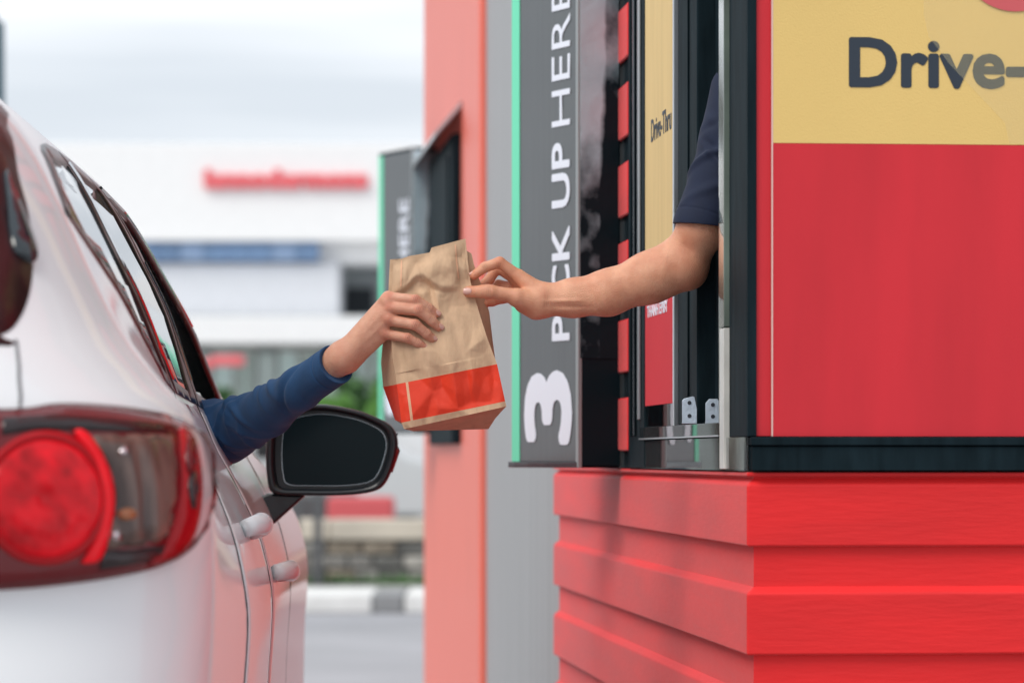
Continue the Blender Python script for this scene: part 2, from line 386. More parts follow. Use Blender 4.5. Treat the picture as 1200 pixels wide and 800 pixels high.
# planks that wrap the corner
z1 = 1.071
k = 0
while z1 > .05:
    z0 = max(.02, z1 - .1025)
    mb = MB()
    oc, ch = .0, .012
    # L-shaped profile: outer x=0/y=0, chamfered upper edge
    A = [(0, 2.785), (0, 0), (3.2, 0)]; Bn = [(.012, 2.785), (.012, .012), (3.2, .012)]
    V = []
    for (ax, ay), (bx_, by) in zip(A, Bn):
        V += [(ax, ay, z0), (ax, ay, z1 - ch), (bx_ + .003, by + .003, z1), (bx_ + .003, by + .003, z0)]
    # subdivide along the lengths a little for hand-made wobble
    Fc = []
    for s_ in range(2):
        a = s_ * 4; b = a + 4
        for i in range(4):
            j = (i + 1) % 4; Fc.append((a + i, a + j, b + j, b + i))
    Fc += [(0, 3, 2, 1), (8, 9, 10, 11)]
    o = mesh('plank', V, Fc, M['red'], bld); bev(o, .0035, 2)
    z1 -= .159; k += 1
bb('counter_top', .0, 3.2, 0.0, 2.785, ZC - .006, ZC, M['red'], bevel=.002)
# wall strip clad with planks behind the sign
T0 = bt(738)
bb('wall_core', .004, .25, T0, 2.77, ZC + .001, 2.6, M['black'])
z0 = 1.103 - .03
zt = 1.118 + .0
for k in range(10):
    za = 1.1 + (535 - 528) / 625 + k * .1475
    bb('plank', -.005, .0035, T0 + .004, 2.78, za, za + .100, M['red'], bevel=.004)
# upper wall
bb('upper_wall', .006, 3.2, .006, 2.77, 2.6, 5.0, M['redflat'])
# grey cladding boards and pink wall
for k in range(14):
    a = 2.80 + k * .15
    bb('cladding_board', .02, .06, a, a + .146, 0, 5.0, M['grey_wall'], bevel=.003)
bb('grey_wall_core', .05, 3.2, 2.79, 4.9, 0, 4.99, M['mgrey'])
M['pink'] = mat('sun_faded_red_paint', (.86, .18, .125), .42, var=.06, vscale=5, stretch=(5, 5, .4), spec=.6, bump=.1, bscale=60)
bb('pink_wall', .0, 3.2, 4.902, 7.4, 0, 5.0, M['pink'], bevel=.01)
# far pick-up window in the pink wall
bb('far_window_frame', -.03, -.001, bt(540), bt(512), 1.14, 2.10, M['black'], bevel=.006)
bb('far_window_pane', -.036, -.031, bt(540) + .12, bt(512) - .1, 1.25, 2.04, M['black'])
aw = MB(); ya, yb = bt(541), bt(505)
aw.v = [(-.002, ya, 2.20), (-.002, yb, 2.20), (-.085, yb, 2.10), (-.085, ya, 2.10), (-.002, ya, 2.18), (-.002, yb, 2.18), (-.085, yb, 2.085), (-.085, ya, 2.085)]
aw.f = [(0, 1, 2, 3), (7, 6, 5, 4), (0, 3, 7, 4), (1, 5, 6, 2), (3, 2, 6, 7), (0, 4, 5, 1)]
aw.build('far_window_hood', M['alu'], bld)
# ---- corner window
tj0, tj1 = bt(757), T0                       # far jamb
bb('window_jamb', -.004, .10, tj0, tj1 - .002, ZC + .002, 2.6, M['black'], bevel=.003)
bb('jamb_rib', -.010, -.005, bt(744), bt(744) + .02, ZC + .06, 2.6, M['black'], bevel=.002)
bb('jamb_rib', -.010, -.005, bt(748), bt(748) + .016, ZC + .06, 2.6, M['blackgloss'], bevel=.002)
bb('chrome_strip', -.0085, -.0045, bt(753.5), bt(751.5), ZC + .09, 2.6, M['alu'], bevel=.001)
pane = bb('sliding_pane', .0, .006, bt(791) , tj0 - .001, ZC + .075, 2.6, M['glass'])
bb('pane_backing', .0075, .02, bt(791), tj0 - .001, ZC + .075, 2.6, M['black'])
bb('pane_edge_strip', -.004, .012, bt(792.5), bt(791.2), ZC + .075, 2.6, M['alu'])
bb('sash_stile', .002, .05, bt(815), bt(793), ZC + .075, 2.6, M['black'], bevel=.003)
bb('stile_rib', -.001, .0015, bt(806), bt(806) + .02, ZC + .076, 2.6, M['black'], bevel=.001)
bb('inner_track', .03, .07, bt(829), bt(816), ZC + .075, 2.6, M['black'], bevel=.002)
bb('inner_track', .06, .09, bt(838), bt(832), ZC + .075, 2.6, M['black'], bevel=.002)
# corner post, glass edge
bb('corner_post', .0, .012, .004, bt(858), ZC + .052, 2.6, M['black'], bevel=.0015)
bb('corner_post', .002, .014, bt(857.5), bt(853), ZC + .052, 2.6, M['black'], bevel=.0015)
bb('glass_edge', -.006, .012, bt(852.5), bt(847.5), ZC + .22, 2.6, M['glassedge'], bevel=.001)
bb('glass_edge', -.002, .02, bt(847), bt(843.5), ZC + .075, 2.6, mat('greenish_glass_edge', (.10, .13, .11), .12, coat=1), bevel=.001)
bb('glass_edge', -.006, .012, bt(852.5), bt(847.5), ZC + .004, ZC + .218, M['silicone'], bevel=.001)
# ledge: acrylic shelf and clear lower panels
bb('acrylic_shelf', -.004, .16, bt(846), tj0 + .06, 1.131, 1.153, M['acrylic'], bevel=.001)
bb('shelf_lip', -.0065, -.0045, bt(846), tj0 + .06, 1.131, 1.1335, M['alu'])
bb('clear_panel', -.002, .004, .012, T0 - .05, ZC + .002, 1.129, M['acrylic'])
bb('sill_track', .03, .16, bt(800), tj0 + .1, ZC + .002, 1.128, M['black'], bevel=.002)
# counter inside, room shell
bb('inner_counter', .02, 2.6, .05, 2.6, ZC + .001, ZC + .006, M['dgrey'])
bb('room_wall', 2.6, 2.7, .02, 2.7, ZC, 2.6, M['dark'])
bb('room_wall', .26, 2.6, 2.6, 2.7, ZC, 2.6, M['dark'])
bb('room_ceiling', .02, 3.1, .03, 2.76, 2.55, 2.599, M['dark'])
# right face
bb('base_rail', .006, 3.2, -.012, .03, ZC + .002, 1.1155, M['black'], bevel=.002)
bb('base_rail_cap', .004, 3.2, -.016, .03, 1.1165, 1.129, M['black'], bevel=.002)
bb('face_panel', .0135, 3.2, -.001, .02, 1.130, 2.6, M['poster_red'], bevel=.001)
bb('corner_trim', .0, .0135, -.006, .0035, 1.130, 2.6, M['black'], bevel=.001)
# brackets on the shelf
def bracket(name, px, D, w_, h_, cut, label):
    p = P(px, 500, D)
    e = empty(name, (p.x, p.y, 1.1535), math.radians(-2), label=label, cat='bracket', group='zinc brackets on the window shelf')
    pr = [(-w_/2, 0), (w_/2, 0), (w_/2, h_ * .55), (w_/2 - cut, h_ * .97), (w_/2 - cut - .003, h_), (-w_/2 + .003, h_ - .004), (-w_/2, h_ - .007)] if cut else \
         [(-w_/2, 0), (w_/2, 0), (w_/2, h_ - .006), (w_/2 - .005, h_), (-w_/2 + .006, h_), (-w_/2, h_ - .007)]
    n = len(pr); V = [(x, 0, z) for x, z in pr] + [(x, .0025, z) for x, z in pr]
    Fc = [tuple(range(n)), tuple(reversed(range(n, 2*n)))] + [(i, i+n, (i+1) % n + n, (i+1) % n) for i in range(n)]
    bev(mesh('plate', V, Fc, M['zinc'], e), .0006, 2)
    MB().box(-w_/2, w_/2, .0026, .028, 0, .0025).build('foot', M['zinc'], e, bevel=.0005)
    for z in (h_ * .28, h_ * .76):
        MB().tube([(0, .001, z), (0, -.0012, z)], [.0036, .0030], 16).build('screw', M['screw'], e)
bracket('bracket', 808, 5.50, .024, .044, .004, 'left zinc bracket with bright screws on the clear shelf by the window')
bracket('bracket', 835.5, 5.46, .024, .039, 0, 'right zinc bracket with dark screw holes on the clear shelf beside the pale strip')

# cups seen through the clear panel
def cup(px, D, h, r, m_, band, label, name='paper_cup'):
    p = P(px, 500, D)
    e = empty(name, (p.x, p.y, ZC + .0065), label=label, cat='cup')
    MB().tube([(0, 0, 0), (0, 0, h)], [r * .8, r], 20).build('cup_body', m_, e, smooth=False)
    if band: MB().tube([(0, 0, h + .0005), (0, 0, h + .006)], [r * 1.06, r * 1.0], 20).build('lid', band, e)
cupm = mat('cup_paper', (.72, .72, .66), .6); greenm = mat('green_paper', (.10, .30, .19), .6)
cup(862, 5.30, .030, .016, cupm, mat('light_green_lid', (.34, .50, .18), .5), 'cream cup with light green lid behind the clear panel at the corner post')
cup(836, 5.50, .036, .017, greenm, None, 'small green cup behind the clear panel below the right bracket')
cup(822, 5.62, .020, .020, cupm, None, 'low white cup behind the clear panel left of the green cup')

# ------------------------------------------------------------------ posters
def fit(o, w_, h_, loc, X, Y):
    """scale text mesh to w x h (its lower left to loc), local axes X (reading) and Y (up)"""
    xs = [v.co.x for v in o.data.vertices]; ys = [v.co.y for v in o.data.vertices]
    ax, ay = min(xs), min(ys); sx = w_ / (max(xs) - ax); sy = h_ / (max(ys) - ay)
    X = Vector(X); Y = Vector(Y); Z = X.cross(Y)
    for v in o.data.vertices:
        c = v.co.copy(); v.co = Vector(loc) + X * ((c.x - ax) * sx) + Y * ((c.y - ay) * sy) + Z * c.z
    o.data.update()
def put(name, body, w_, h_, loc, X, Y, m_, par, bold=.0, depth=.0006):
    o = text(name, body, 1.0, m_, par, (0, 0, 0), (0, 0, 0), bold=bold, depth=depth)
    fit(o, w_, h_, loc, X, Y); return o

pp = empty('wall_poster', BM @ Vector((.0375, -.003, 1.129)), TH, label='large yellow and red drive-through poster on the right wall', cat='poster')
W2 = .70
MB().box(0, W2, -.004, 0, .001, .4295).build('red_field', M['poster_red'], pp)
MB().box(0, W2, -.004, 0, .430, .95).build('yellow_field', M['yellow'], pp)
MB().box(-.002, .0, -.0045, 0, .001, .95).build('white_edge', mat('poster_edge', (.75, .5, .45), .5), pp)
put('lettering', 'Drive-Thru', .472, .0745, (.1125, -.0042, .5115), (1, 0, 0), (0, 0, 1), M['navyprint'], pp, bold=.027)
# pale angular translucent sheet over the yellow
fl = [(.225, .95), (.2235, .62), (.231, .588), (.262, .548), (.345, .462), (.352, .4312), (W2, .4312), (W2, .95)]
n = len(fl); V = [(x, -.0055, z) for x, z in fl] + [(x, -.0050, z) for x, z in fl]
Fc = [tuple(range(n)), tuple(reversed(range(n, 2*n)))] + [(i, i+n, (i+1) % n + n, (i+1) % n) for i in range(n)]
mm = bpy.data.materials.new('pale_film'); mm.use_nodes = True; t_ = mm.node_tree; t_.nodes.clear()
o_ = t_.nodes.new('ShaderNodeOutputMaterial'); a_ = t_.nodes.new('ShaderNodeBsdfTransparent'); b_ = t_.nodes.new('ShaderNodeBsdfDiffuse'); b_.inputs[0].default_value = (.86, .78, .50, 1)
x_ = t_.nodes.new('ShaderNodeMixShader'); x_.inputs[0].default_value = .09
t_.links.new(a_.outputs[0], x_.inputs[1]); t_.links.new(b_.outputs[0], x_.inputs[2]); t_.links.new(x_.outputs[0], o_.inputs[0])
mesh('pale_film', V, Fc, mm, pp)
dk = MB(); dk.tube([(.36, -.0062, .711), (.36, -.0057, .711)], .085, 48); dk.build('red_disc', mat('poster_red_disc', (.62, .10, .11), .5), pp)

ip = empty('pane_poster', BM @ Vector((-.001, tj0 - .004, 1.19)), TH, label='narrow yellow and red poster on the sliding window pane behind the arm', cat='poster')
wI = tj0 - .004 - (bt(790) + .002)
MB().box(-.0015, 0, -wI, 0, .001, .185).build('red_field', M['poster_red2'], ip)
M['yellow2'] = mat('pane_poster_yellow', (.76, .56, .26), .6, spec=.12, var=.06, vscale=3, stretch=(1, 8, 1))
MB().box(-.0015, 0, -wI, 0, .186, 1.35).build('yellow_field', M['yellow2'], ip)
MB().box(-.0018, 0, -wI - .003, -wI, .001, 1.35).build('white_edge', M['white_print'], ip)
put('lettering', 'Drive-Thru', .262, .040, (-.0016, -.085, 1.656 - 1.19), (0, -1, 0), (0, 0, 1), M['navyprint'], ip, bold=.012)
put('small_lettering', 'THANH EPIBY', .27, .021, (-.0016, -.03, .158), (0, -1, 0), (0, 0, 1), M['white_print'], ip, bold=.02)

# ------------------------------------------------------------------ angled box signs
M['sidepanel'] = mat('sign_side_black', (.010, .020, .026), .45, spec=.05, rvar=.1, vscale=6, bump=.3, bscale=14, bdist=.004)
def painted_sheen_mat():  # silvery reflection on the glossy side, painted as noise plus a height gradient
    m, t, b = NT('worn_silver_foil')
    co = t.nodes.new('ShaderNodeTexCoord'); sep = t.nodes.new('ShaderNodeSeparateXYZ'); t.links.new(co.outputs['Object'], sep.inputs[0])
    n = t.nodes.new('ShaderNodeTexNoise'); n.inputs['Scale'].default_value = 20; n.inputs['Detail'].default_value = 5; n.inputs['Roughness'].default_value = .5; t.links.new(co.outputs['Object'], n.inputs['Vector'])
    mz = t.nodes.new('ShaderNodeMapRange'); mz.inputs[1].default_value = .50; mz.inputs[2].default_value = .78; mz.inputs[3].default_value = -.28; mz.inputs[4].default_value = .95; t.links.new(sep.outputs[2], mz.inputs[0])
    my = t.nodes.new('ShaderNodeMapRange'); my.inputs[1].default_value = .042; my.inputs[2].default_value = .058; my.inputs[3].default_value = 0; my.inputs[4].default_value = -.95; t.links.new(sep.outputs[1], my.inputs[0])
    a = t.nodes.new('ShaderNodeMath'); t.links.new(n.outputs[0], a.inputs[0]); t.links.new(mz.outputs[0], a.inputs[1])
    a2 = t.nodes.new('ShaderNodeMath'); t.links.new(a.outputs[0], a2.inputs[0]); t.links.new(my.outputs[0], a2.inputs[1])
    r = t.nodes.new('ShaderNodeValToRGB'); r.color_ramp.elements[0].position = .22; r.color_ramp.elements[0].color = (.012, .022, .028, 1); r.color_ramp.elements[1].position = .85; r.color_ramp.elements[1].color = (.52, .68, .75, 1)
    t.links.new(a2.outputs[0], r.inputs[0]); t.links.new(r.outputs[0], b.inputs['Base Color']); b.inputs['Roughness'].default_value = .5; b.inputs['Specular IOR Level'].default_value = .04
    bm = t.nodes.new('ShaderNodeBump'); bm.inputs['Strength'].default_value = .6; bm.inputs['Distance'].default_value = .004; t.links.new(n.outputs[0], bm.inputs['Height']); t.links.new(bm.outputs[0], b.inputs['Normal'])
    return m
M['foil'] = painted_sheen_mat()
def sign(K, z0, z1, big, words, label):
    e = empty('box_sign', (K[0], K[1], z0), math.atan2(-.89, .45), label=label, cat='sign')
    H = z1 - z0; W = .29; T = .088
    MB().box(-W, 0, .004, T, 0, H).build('case', M['black'], e, bevel=.002)
    MB().box(-W + .012, -.005, 0, .0035, .012, H - .012).build('face', M['sgn_grey'], e, bevel=.001)
    MB().box(-W + .012, -W + .045, -.0015, -.0002, .012, H - .012).build('mint_stripe', M['sgn_green'], e)
    MB().box(.0005, .004, .006, T, .004, H).build('side_panel', M['sidepanel'], e, bevel=.001)
    silver_sheen = M['foil']  # sheet over the side panel that carries the painted reflection
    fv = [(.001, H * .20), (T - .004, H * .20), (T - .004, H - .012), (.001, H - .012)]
    n_ = len(fv); mesh('foil_film', [(.0052, y, z) for y, z in fv] + [(.0042, y, z) for y, z in fv], [tuple(range(n_)), tuple(reversed(range(n_, 2*n_)))] + [(i, (i+1) % n_, (i+1) % n_ + n_, i + n_) for i in range(n_)], silver_sheen, e)
    MB().box(-.006, .0045, -.0035, .005, 0, H).build('edge_trim', M['alu'] if False else M['mgrey'], e, bevel=.001)
    MB().box(-W, .0, -.004, .0, 0, .0115).build('bottom_rail', M['blackgloss'], e, bevel=.001)
    MB().box(-.2, -.1, T, T + .12, .2, .26).build('mount', M['black'], e)
    Xv, Yv = (0, 0, 1), (-1, 0, 0)
    for body, a, b, xb, hh, bold in words:
        put('lettering', body, b - a, hh, (xb, -.0012, a - z0), Xv, Yv, M['white_print'], e, bold=bold)
    return e
def zz1(py, s=608.0): return CAM_H + (535 - py) / s
s1 = sign((.1264, 6.48), 1.079, 2.12, '3', [('3', zz1(521), zz1(434), -.024, .200, .032), ('PICK', zz1(400), zz1(267), -.033, .074, .018), ('UP', zz1(245), zz1(169), -.033, .074, .018),
     ('HERE', zz1(150), zz1(-14), -.033, .074, -.004)], 'grey pick up sign with mint stripe and large 3, beside the window')
put('small_lettering', "'s", .036, .022, (-.212, -.0012, zz1(333) - 1.079), (1, 0, 0), (0, 0, 1), M['white_print'], s1, bold=.01)
s2 = sign((-.338, 11.66), 1.179, 2.158, '2', [('2', 1.24, 1.38, -.024, .200, .045), ('PAY', 1.50, 1.70, -.033, .074, .012), ('HERE', 1.745, 1.985, -.033, .074, .012)], 'distant blurred grey sign with mint edge on the pink wall above the paper bag')
# ------------------------------------------------------------------ white car (faces away from the camera)
CX = -1.29
CA = .028
car = empty('parked_car', (CX, 4.0, 0), CA, label='white hatchback at the drive-through window with its driver\'s window open', cat='car')
CO = np.array([CX, 4.0, 0.0])
def w2c(p):
    'world point -> unturned car coordinates'
    x, y = p[0] - CX, p[1] - 4.0; c, s_ = math.cos(-CA), math.sin(-CA)
    return Vector((CX + x * c - y * s_, 4.0 + x * s_ + y * c, p[2]))
M['paint'] = mat('white_car_paint', (.80, .81, .82), .40, coat=.55, spec=.4, coat_rough=.05)
M['caryglass'] = glass_mat('tinted_car_glass', (.16, .19, .18), refl=1.0, ior=1.75, dirt=.04)
M['rearglass'] = mat('dark_rear_glass', (.030, .010, .011), .30, spec=.25, c2=(.055, .015, .017), vscale=9, stretch=(3, 3, .6))  # red-brown reflection of the surroundings is painted into both base colours
M['trim'] = mat('black_window_trim', (.008, .012, .014), .28, spec=.5)
M['chrome'] = mat('chrome_trim', (.75, .75, .76), .12, metal=1)
M['seam'] = mat('grey_seam', (.22, .22, .23), .7)
M['gap'] = mat('panel_gap', (.02, .02, .022), .8)
# profile rows: z, rear half width, side half width, rear y, front y
rows = np.array([
 (.22, .80, .84, 3.62, 7.98), (.35, .88, .90, 3.50, 8.04), (.50, .915, .925, 3.45, 8.06), (.72, .928, .930, 3.47, 8.05), (.86, .934, .938, 3.52, 8.02),
 (.95, .936, .922, 3.56, 7.95), (1.05, .934, .880, 3.575, 7.70), (1.12, .922, .842, 3.59, 7.15), (1.155, .905, .828, 3.60, 6.98), (1.19, .872, .812, 3.61, 6.88),
 (1.255, .820, .790, 3.64, 6.72), (1.33, .778, .766, 3.68, 6.55), (1.42, .735, .724, 3.73, 6.46), (1.50, .690, .684, 3.78, 6.33),
 (1.56, .640, .640, 3.80, 6.18), (1.60, .590, .590, 3.83, 6.03), (1.635, .48, .48, 3.90, 5.70), (1.655, .34, .34, 4.05, 5.55), (1.665, .18, .18, 4.3, 5.4)])
PE = 2.5; LC = .52
def lcf(z): return .52 if z < 1.05 else .52 - .24 * min(1, (z - 1.05) / .15)
def crom(z):
    z = min(max(z, rows[0, 0]), rows[-1, 0]); i = int(np.searchsorted(rows[:, 0], z)) - 1; i = max(0, min(i, len(rows) - 2))
    a, b = rows[i], rows[i+1]; h = b[0] - a[0]; t = (z - a[0]) / h
    def sl(k):
        if k <= 0 or k >= len(rows) - 1: 
            k = max(0, min(k, len(rows) - 2)); return (rows[k+1, 1:] - rows[k, 1:]) / (rows[k+1, 0] - rows[k, 0])
        s0 = (rows[k, 1:] - rows[k-1, 1:]) / (rows[k, 0] - rows[k-1, 0]); s1_ = (rows[k+1, 1:] - rows[k, 1:]) / (rows[k+1, 0] - rows[k, 0])
        return np.where(s0 * s1_ > 0, 2 * s0 * s1_ / (s0 + s1_ + 1e-12), 0)
    m0, m1 = sl(i) * h, sl(i+1) * h; t2, t3 = t*t, t*t*t
    return a[1:] * (2*t3 - 3*t2 + 1) + m0 * (t3 - 2*t2 + t) + b[1:] * (-2*t3 + 3*t2) + m1 * (t3 - t2)
def halfw(z, y):
    wr, wf, yr, yf = crom(z); s = min(1, max(0, (y - 3.95) / 1.25)); s = s * s * (3 - 2 * s)
    return wr + (wf - wr) * s
def sidept(y, z, off=0.0):
    """world point on the right flank at (y, z), pushed out by off"""
    def q(y, z):
        wr, wf, yr, yf = crom(z); w_ = halfw(z, y)
        t = min(1, max(0, (y - yr) / LC)); t2 = min(1, max(0, (yf - y) / lcf(z))); t = min(t, t2)
        return w_ * max(1e-6, 1 - (1 - t) ** PE) ** (1 / PE)
    e = .004; x = q(y, z)
    n = Vector((1, -(q(y + e, z) - q(y - e, z)) / (2*e), -(q(y, z + e) - q(y, z - e)) / (2*e))).normalized()
    return Vector((CX + x, y, z)) + n * off
def cornpt(s, z, off=0.0):
    """s in 0..1 runs from the middle of the tail round the right rear corner to the flank"""
    def p_(s, z):
        wr, wf, yr, yf = crom(z); a = s * math.pi / 2
        y = yr + LC * (1 - max(0.0, math.cos(a)) ** (2 / PE)); return Vector((CX + halfw(z, y) * max(0.0, math.sin(a)) ** (2 / PE), y, z))
    e = .004; a = min(max(s, .01), .99); p = p_(a, z)
    n = (p_(a + e, z) - p_(a - e, z)).cross(p_(a, z + e) - p_(a, z - e)).normalized()
    return p_(s, z) + n * off
def hit(px, py):
    """first point of the tail corner along a photo ray -> (s, z)"""
    best = None
    D = 3.40
    while D < 4.6:
        w_ = w2c(P(px, py, D)); wr, wf, yr, yf = crom(w_.z); q = w_.x - CX; y = w_.y
        hw = halfw(w_.z, y)
        t = (y - yr) / LC
        if t >= 1: 
            if q <= hw: return 1.0, w_.z
        elif t > 0 and q < hw * (1 - (1 - t) ** PE) ** (1 / PE):
            return (2 / math.pi) * math.asin(min(1, (max(q, 0) / hw) ** (PE / 2))), w_.z
        D += .004
    return None

# polygon patches -----------------------------------------------------------
def inside(p, poly):
    c = False; n = len(poly); x, y = p
    for i in range(n):
        x1, y1 = poly[i]; x2, y2 = poly[(i + 1) % n]
        if (y1 > y) != (y2 > y) and x < (x2 - x1) * (y - y1) / (y2 - y1) + x1: c = not c
    return c
def smooth_poly(poly, n=8, tens=.5):
    """closed Catmull-Rom through the corners"""
    r = []; k = len(poly)
    for i in range(k):
        p0, p1, p2, p3 = [np.array(poly[(i + j - 1) % k], float) for j in range(4)]
        for t in np.linspace(0, 1, n, endpoint=False):
            r.append(tuple(.5 * ((2*p1) + (-p0+p2)*t + (2*p0-5*p1+4*p2-p3)*t*t + (-p0+3*p1-3*p2+p3)*t**3)))
    return r
def dens(poly, st):
    r = []; k = len(poly)
    for i in range(k):
        a, b = np.array(poly[i], float), np.array(poly[(i+1) % k], float); m = max(1, int(np.ceil(np.linalg.norm(b - a) / st)))
        r += [tuple(a + (b - a) * j / m) for j in range(m)]
    return r
def dist_poly(p, poly):
    P0 = np.array(poly); P1 = np.roll(P0, -1, 0); d = P1 - P0; q = np.array(p) - P0
    t = np.clip((q * d).sum(1) / np.maximum((d * d).sum(1), 1e-12), 0, 1)
    return float(np.sqrt((((P0 + d * t[:, None]) - p) ** 2).sum(1)).min())
def patch(name, poly, fn, off, m_, par, st=.03, hole=None, lip=.004, lipw=.008, skirt=.006, sub=CO, smooth=True, extra=None):
    """fn(u, v, off) -> world point.  builds a thin sheet that follows the body with a rounded rim"""
    if fn.__name__ in ('lside', 'cornm'): st = st * 2.2           # far flank, never seen close
    B = dens(poly, st); H = dens(hole, st) if hole else []
    pts = list(B) + list(H); edges = [(i, (i + 1) % len(B)) for i in range(len(B))]
    if H: edges += [(len(B) + i, len(B) + (i + 1) % len(H)) for i in range(len(H))]
    xs = [p[0] for p in B]; ys = [p[1] for p in B]
    x = min(xs) + st / 2
    while x < max(xs):
        y = min(ys) + st / 2
        while y < max(ys):
            if inside((x, y), B) and not (H and inside((x, y), H)) and dist_poly((x, y), B) > st * .35 and not (H and dist_poly((x, y), H) < st * .35): pts.append((x, y))
            y += st
        x += st
    # inner rim ring for the rounded lip
    V2, E2, F2, *_ = delaunay_2d_cdt([Vector(p) for p in pts], edges, [], 0, 1e-6)
    V2 = [tuple(v) for v in V2]
    Fk = []
    for f in F2:
        c = np.mean([V2[i] for i in f], axis=0)
        if inside(c, B) and not (H and inside(c, H)): Fk.append(list(f))
    def oo(p):
        d = dist_poly(p, B)
        if H: d = min(d, dist_poly(p, H))
        k_ = min(1, d / lipw); return off - lip * (1 - k_) ** 2 + (extra(p) if extra else 0)
    V = [fn(p[0], p[1], oo(p)) for p in V2]
    # skirt
    cnt = {}
    for f in Fk:
        for i in range(len(f)):
            a, b = f[i], f[(i+1) % len(f)]; cnt[(min(a, b), max(a, b))] = cnt.get((min(a, b), max(a, b)), 0) + 1
    base = {}
    for f in list(Fk):
        for i in range(len(f)):
            a, b = f[i], f[(i+1) % len(f)]
            if cnt[(min(a, b), max(a, b))] == 1:
                for q in (a, b):
                    if q not in base: base[q] = len(V); V.append(fn(V2[q][0], V2[q][1], off - lip - skirt))
                Fk.append([b, a, base[a], base[b]])
    # orientation: make the first face point away from the body
    f = Fk[0]; a, b, c = [Vector(V[i]) for i in f[:3]]
    nrm = (b - a).cross(c - a); outw = Vector(fn(*V2[f[0]], off + .01)) - Vector(fn(*V2[f[0]], off))
    if nrm.dot(outw) < 0: Fk = [list(reversed(f)) for f in Fk]
    return mesh(name, [tuple(v) for v in V], Fk, m_, par, smooth, sub)
def strip(name, line, fn, off, wd, m_, par, st=.02):
    """thin ribbon along an open line in patch coordinates"""
    L = []
    for i in range(len(line) - 1):
        a, b = np.array(line[i], float), np.array(line[i+1], float); m = max(1, int(np.linalg.norm(b - a) / st)); L += [a + (b - a) * j / m for j in range(m)]
    L.append(np.array(line[-1], float)); V = []; Fc = []
    for i, p in enumerate(L):
        t = L[min(i+1, len(L)-1)] - L[max(i-1, 0)]; t /= np.linalg.norm(t) + 1e-9; nn = np.array([-t[1], t[0]]) * wd / 2
        V += [tuple(fn(*(p + nn), off)), tuple(fn(*(p - nn), off)), tuple(fn(*(p + nn), off - .01)), tuple(fn(*(p - nn), off - .01))]
        if i:
            a, b = 4*(i-1), 4*i
            Fc += [(a, a+1, b+1, b), (a, b, b+2, a+2), (a+1, a+3, b+3, b+1)]
    return mesh(name, V, Fc, m_, par, True, CO)

# body shell ----------------------------------------------------------------
zl = sorted(set([round(z, 4) for z in np.concatenate([np.linspace(.22, 1.0, 27), np.linspace(1.0, 1.62, 63), np.linspace(1.62, 1.665, 12)])]))
NCR, NSD = 30, 70
def ring(z):
    wr, wf, yr, yf = crom(z); pts = []
    for i in range(NCR):
        a = i / NCR * math.pi / 2; y = yr + LC * (1 - math.cos(a) ** (2 / PE)); pts.append((halfw(z, y) * math.sin(a) ** (2 / PE), y))
    for i in range(NSD + 1):
        y = yr + LC + (yf - yr - LC - lcf(z)) * i / NSD; pts.append((halfw(z, y), y))
    for i in range(NCR - 1, -1, -1):
        a = i / NCR * math.pi / 2; y = yf - lcf(z) * (1 - math.cos(a) ** (2 / PE)); pts.append((halfw(z, y) * math.sin(a) ** (2 / PE), y))
    return pts
win_poly = [(4.49, 1.492), (4.25, 1.402), (4.43, 1.368), (4.61, 1.33), (4.80, 1.272), (5.0, 1.225), (5.2, 1.208), (5.6, 1.200), (6.35, 1.178), (6.46, 1.185), (6.2, 1.335), (6.0, 1.435), (5.83, 1.512), (5.4, 1.535), (4.95, 1.535)]
V = []; Fc = []; NR = None
for z in zl:
    r = ring(z); NR = len(r); V += [(CX + q, y, z) for q, y in r] + [(CX - q, y, z) for q, y in r[1:-1][::-1]]
RW = NR + NR - 2
for a in range(len(zl) - 1):
    for i in range(RW):
        j = (i + 1) % RW; f = (a*RW + i, a*RW + j, (a+1)*RW + j, (a+1)*RW + i)
        c = np.mean([V[k_] for k_ in f], axis=0)
        if abs(c[0] - CX) > .5 and 4.2 < c[1] < 6.6 and all(inside((V[k_][1], V[k_][2]), win_poly) and dist_poly((V[k_][1], V[k_][2]), win_poly) > .008 for k_ in f): continue
        Fc.append(f)
Fc.append(tuple(range(RW))[::-1]); Fc.append(tuple((len(zl)-1)*RW + i for i in range(RW)))
mesh('body', V, Fc, M['paint'], car, True, CO)
# cabin floor, seats and dash inside
MB().box(CX - .60, CX + .60, 4.3, 6.6, .45, .50).build('cabin_floor', M['dark'], car, sub=CO)
for sx in (-.37, .37):
    mb = MB(); mb.box(CX + sx - .25, CX + sx + .25, 5.45, 5.95, .5, .68).build('seat', M['dark'], car, bevel=.05, seg=3, sub=CO)
    mb = MB(); mb.prism([(CX + sx - .23, 5.27), (CX + sx + .23, 5.27), (CX + sx + .23, 5.41), (CX + sx - .23, 5.41)], .62, 1.22); mb.build('seat_back', M['dark'], car, bevel=.05, seg=3, sub=CO)
    MB().box(CX + sx - .13, CX + sx + .13, 5.29, 5.38, 1.24, 1.42).build('headrest', M['dark'], car, bevel=.04, seg=3, sub=CO)
MB().box(CX - .66, CX + .66, 6.15, 6.6, .8, 1.08).build('dashboard', M['dark'], car, bevel=.05, sub=CO)
MB().box(CX - .60, CX + .60, 4.45, 4.75, .5, 1.05).build('rear_bench', M['dark'], car, bevel=.05, sub=CO)
for sx in (-1, 1):
    for y in (4.35, 7.05):
        t_ = MB(); t_.tube([(CX + sx * .70, y, .34), (CX + sx * .915, y, .34)], .34, 28); w_ = t_.build('wheel', M['rubber'], car, sub=CO, bevel=.02)
        t_ = MB(); t_.tube([(CX + sx * .90, y, .34), (CX + sx * .925, y, .34)], .23, 20); t_.build('rim', M['alu'], w_, sub=CO)

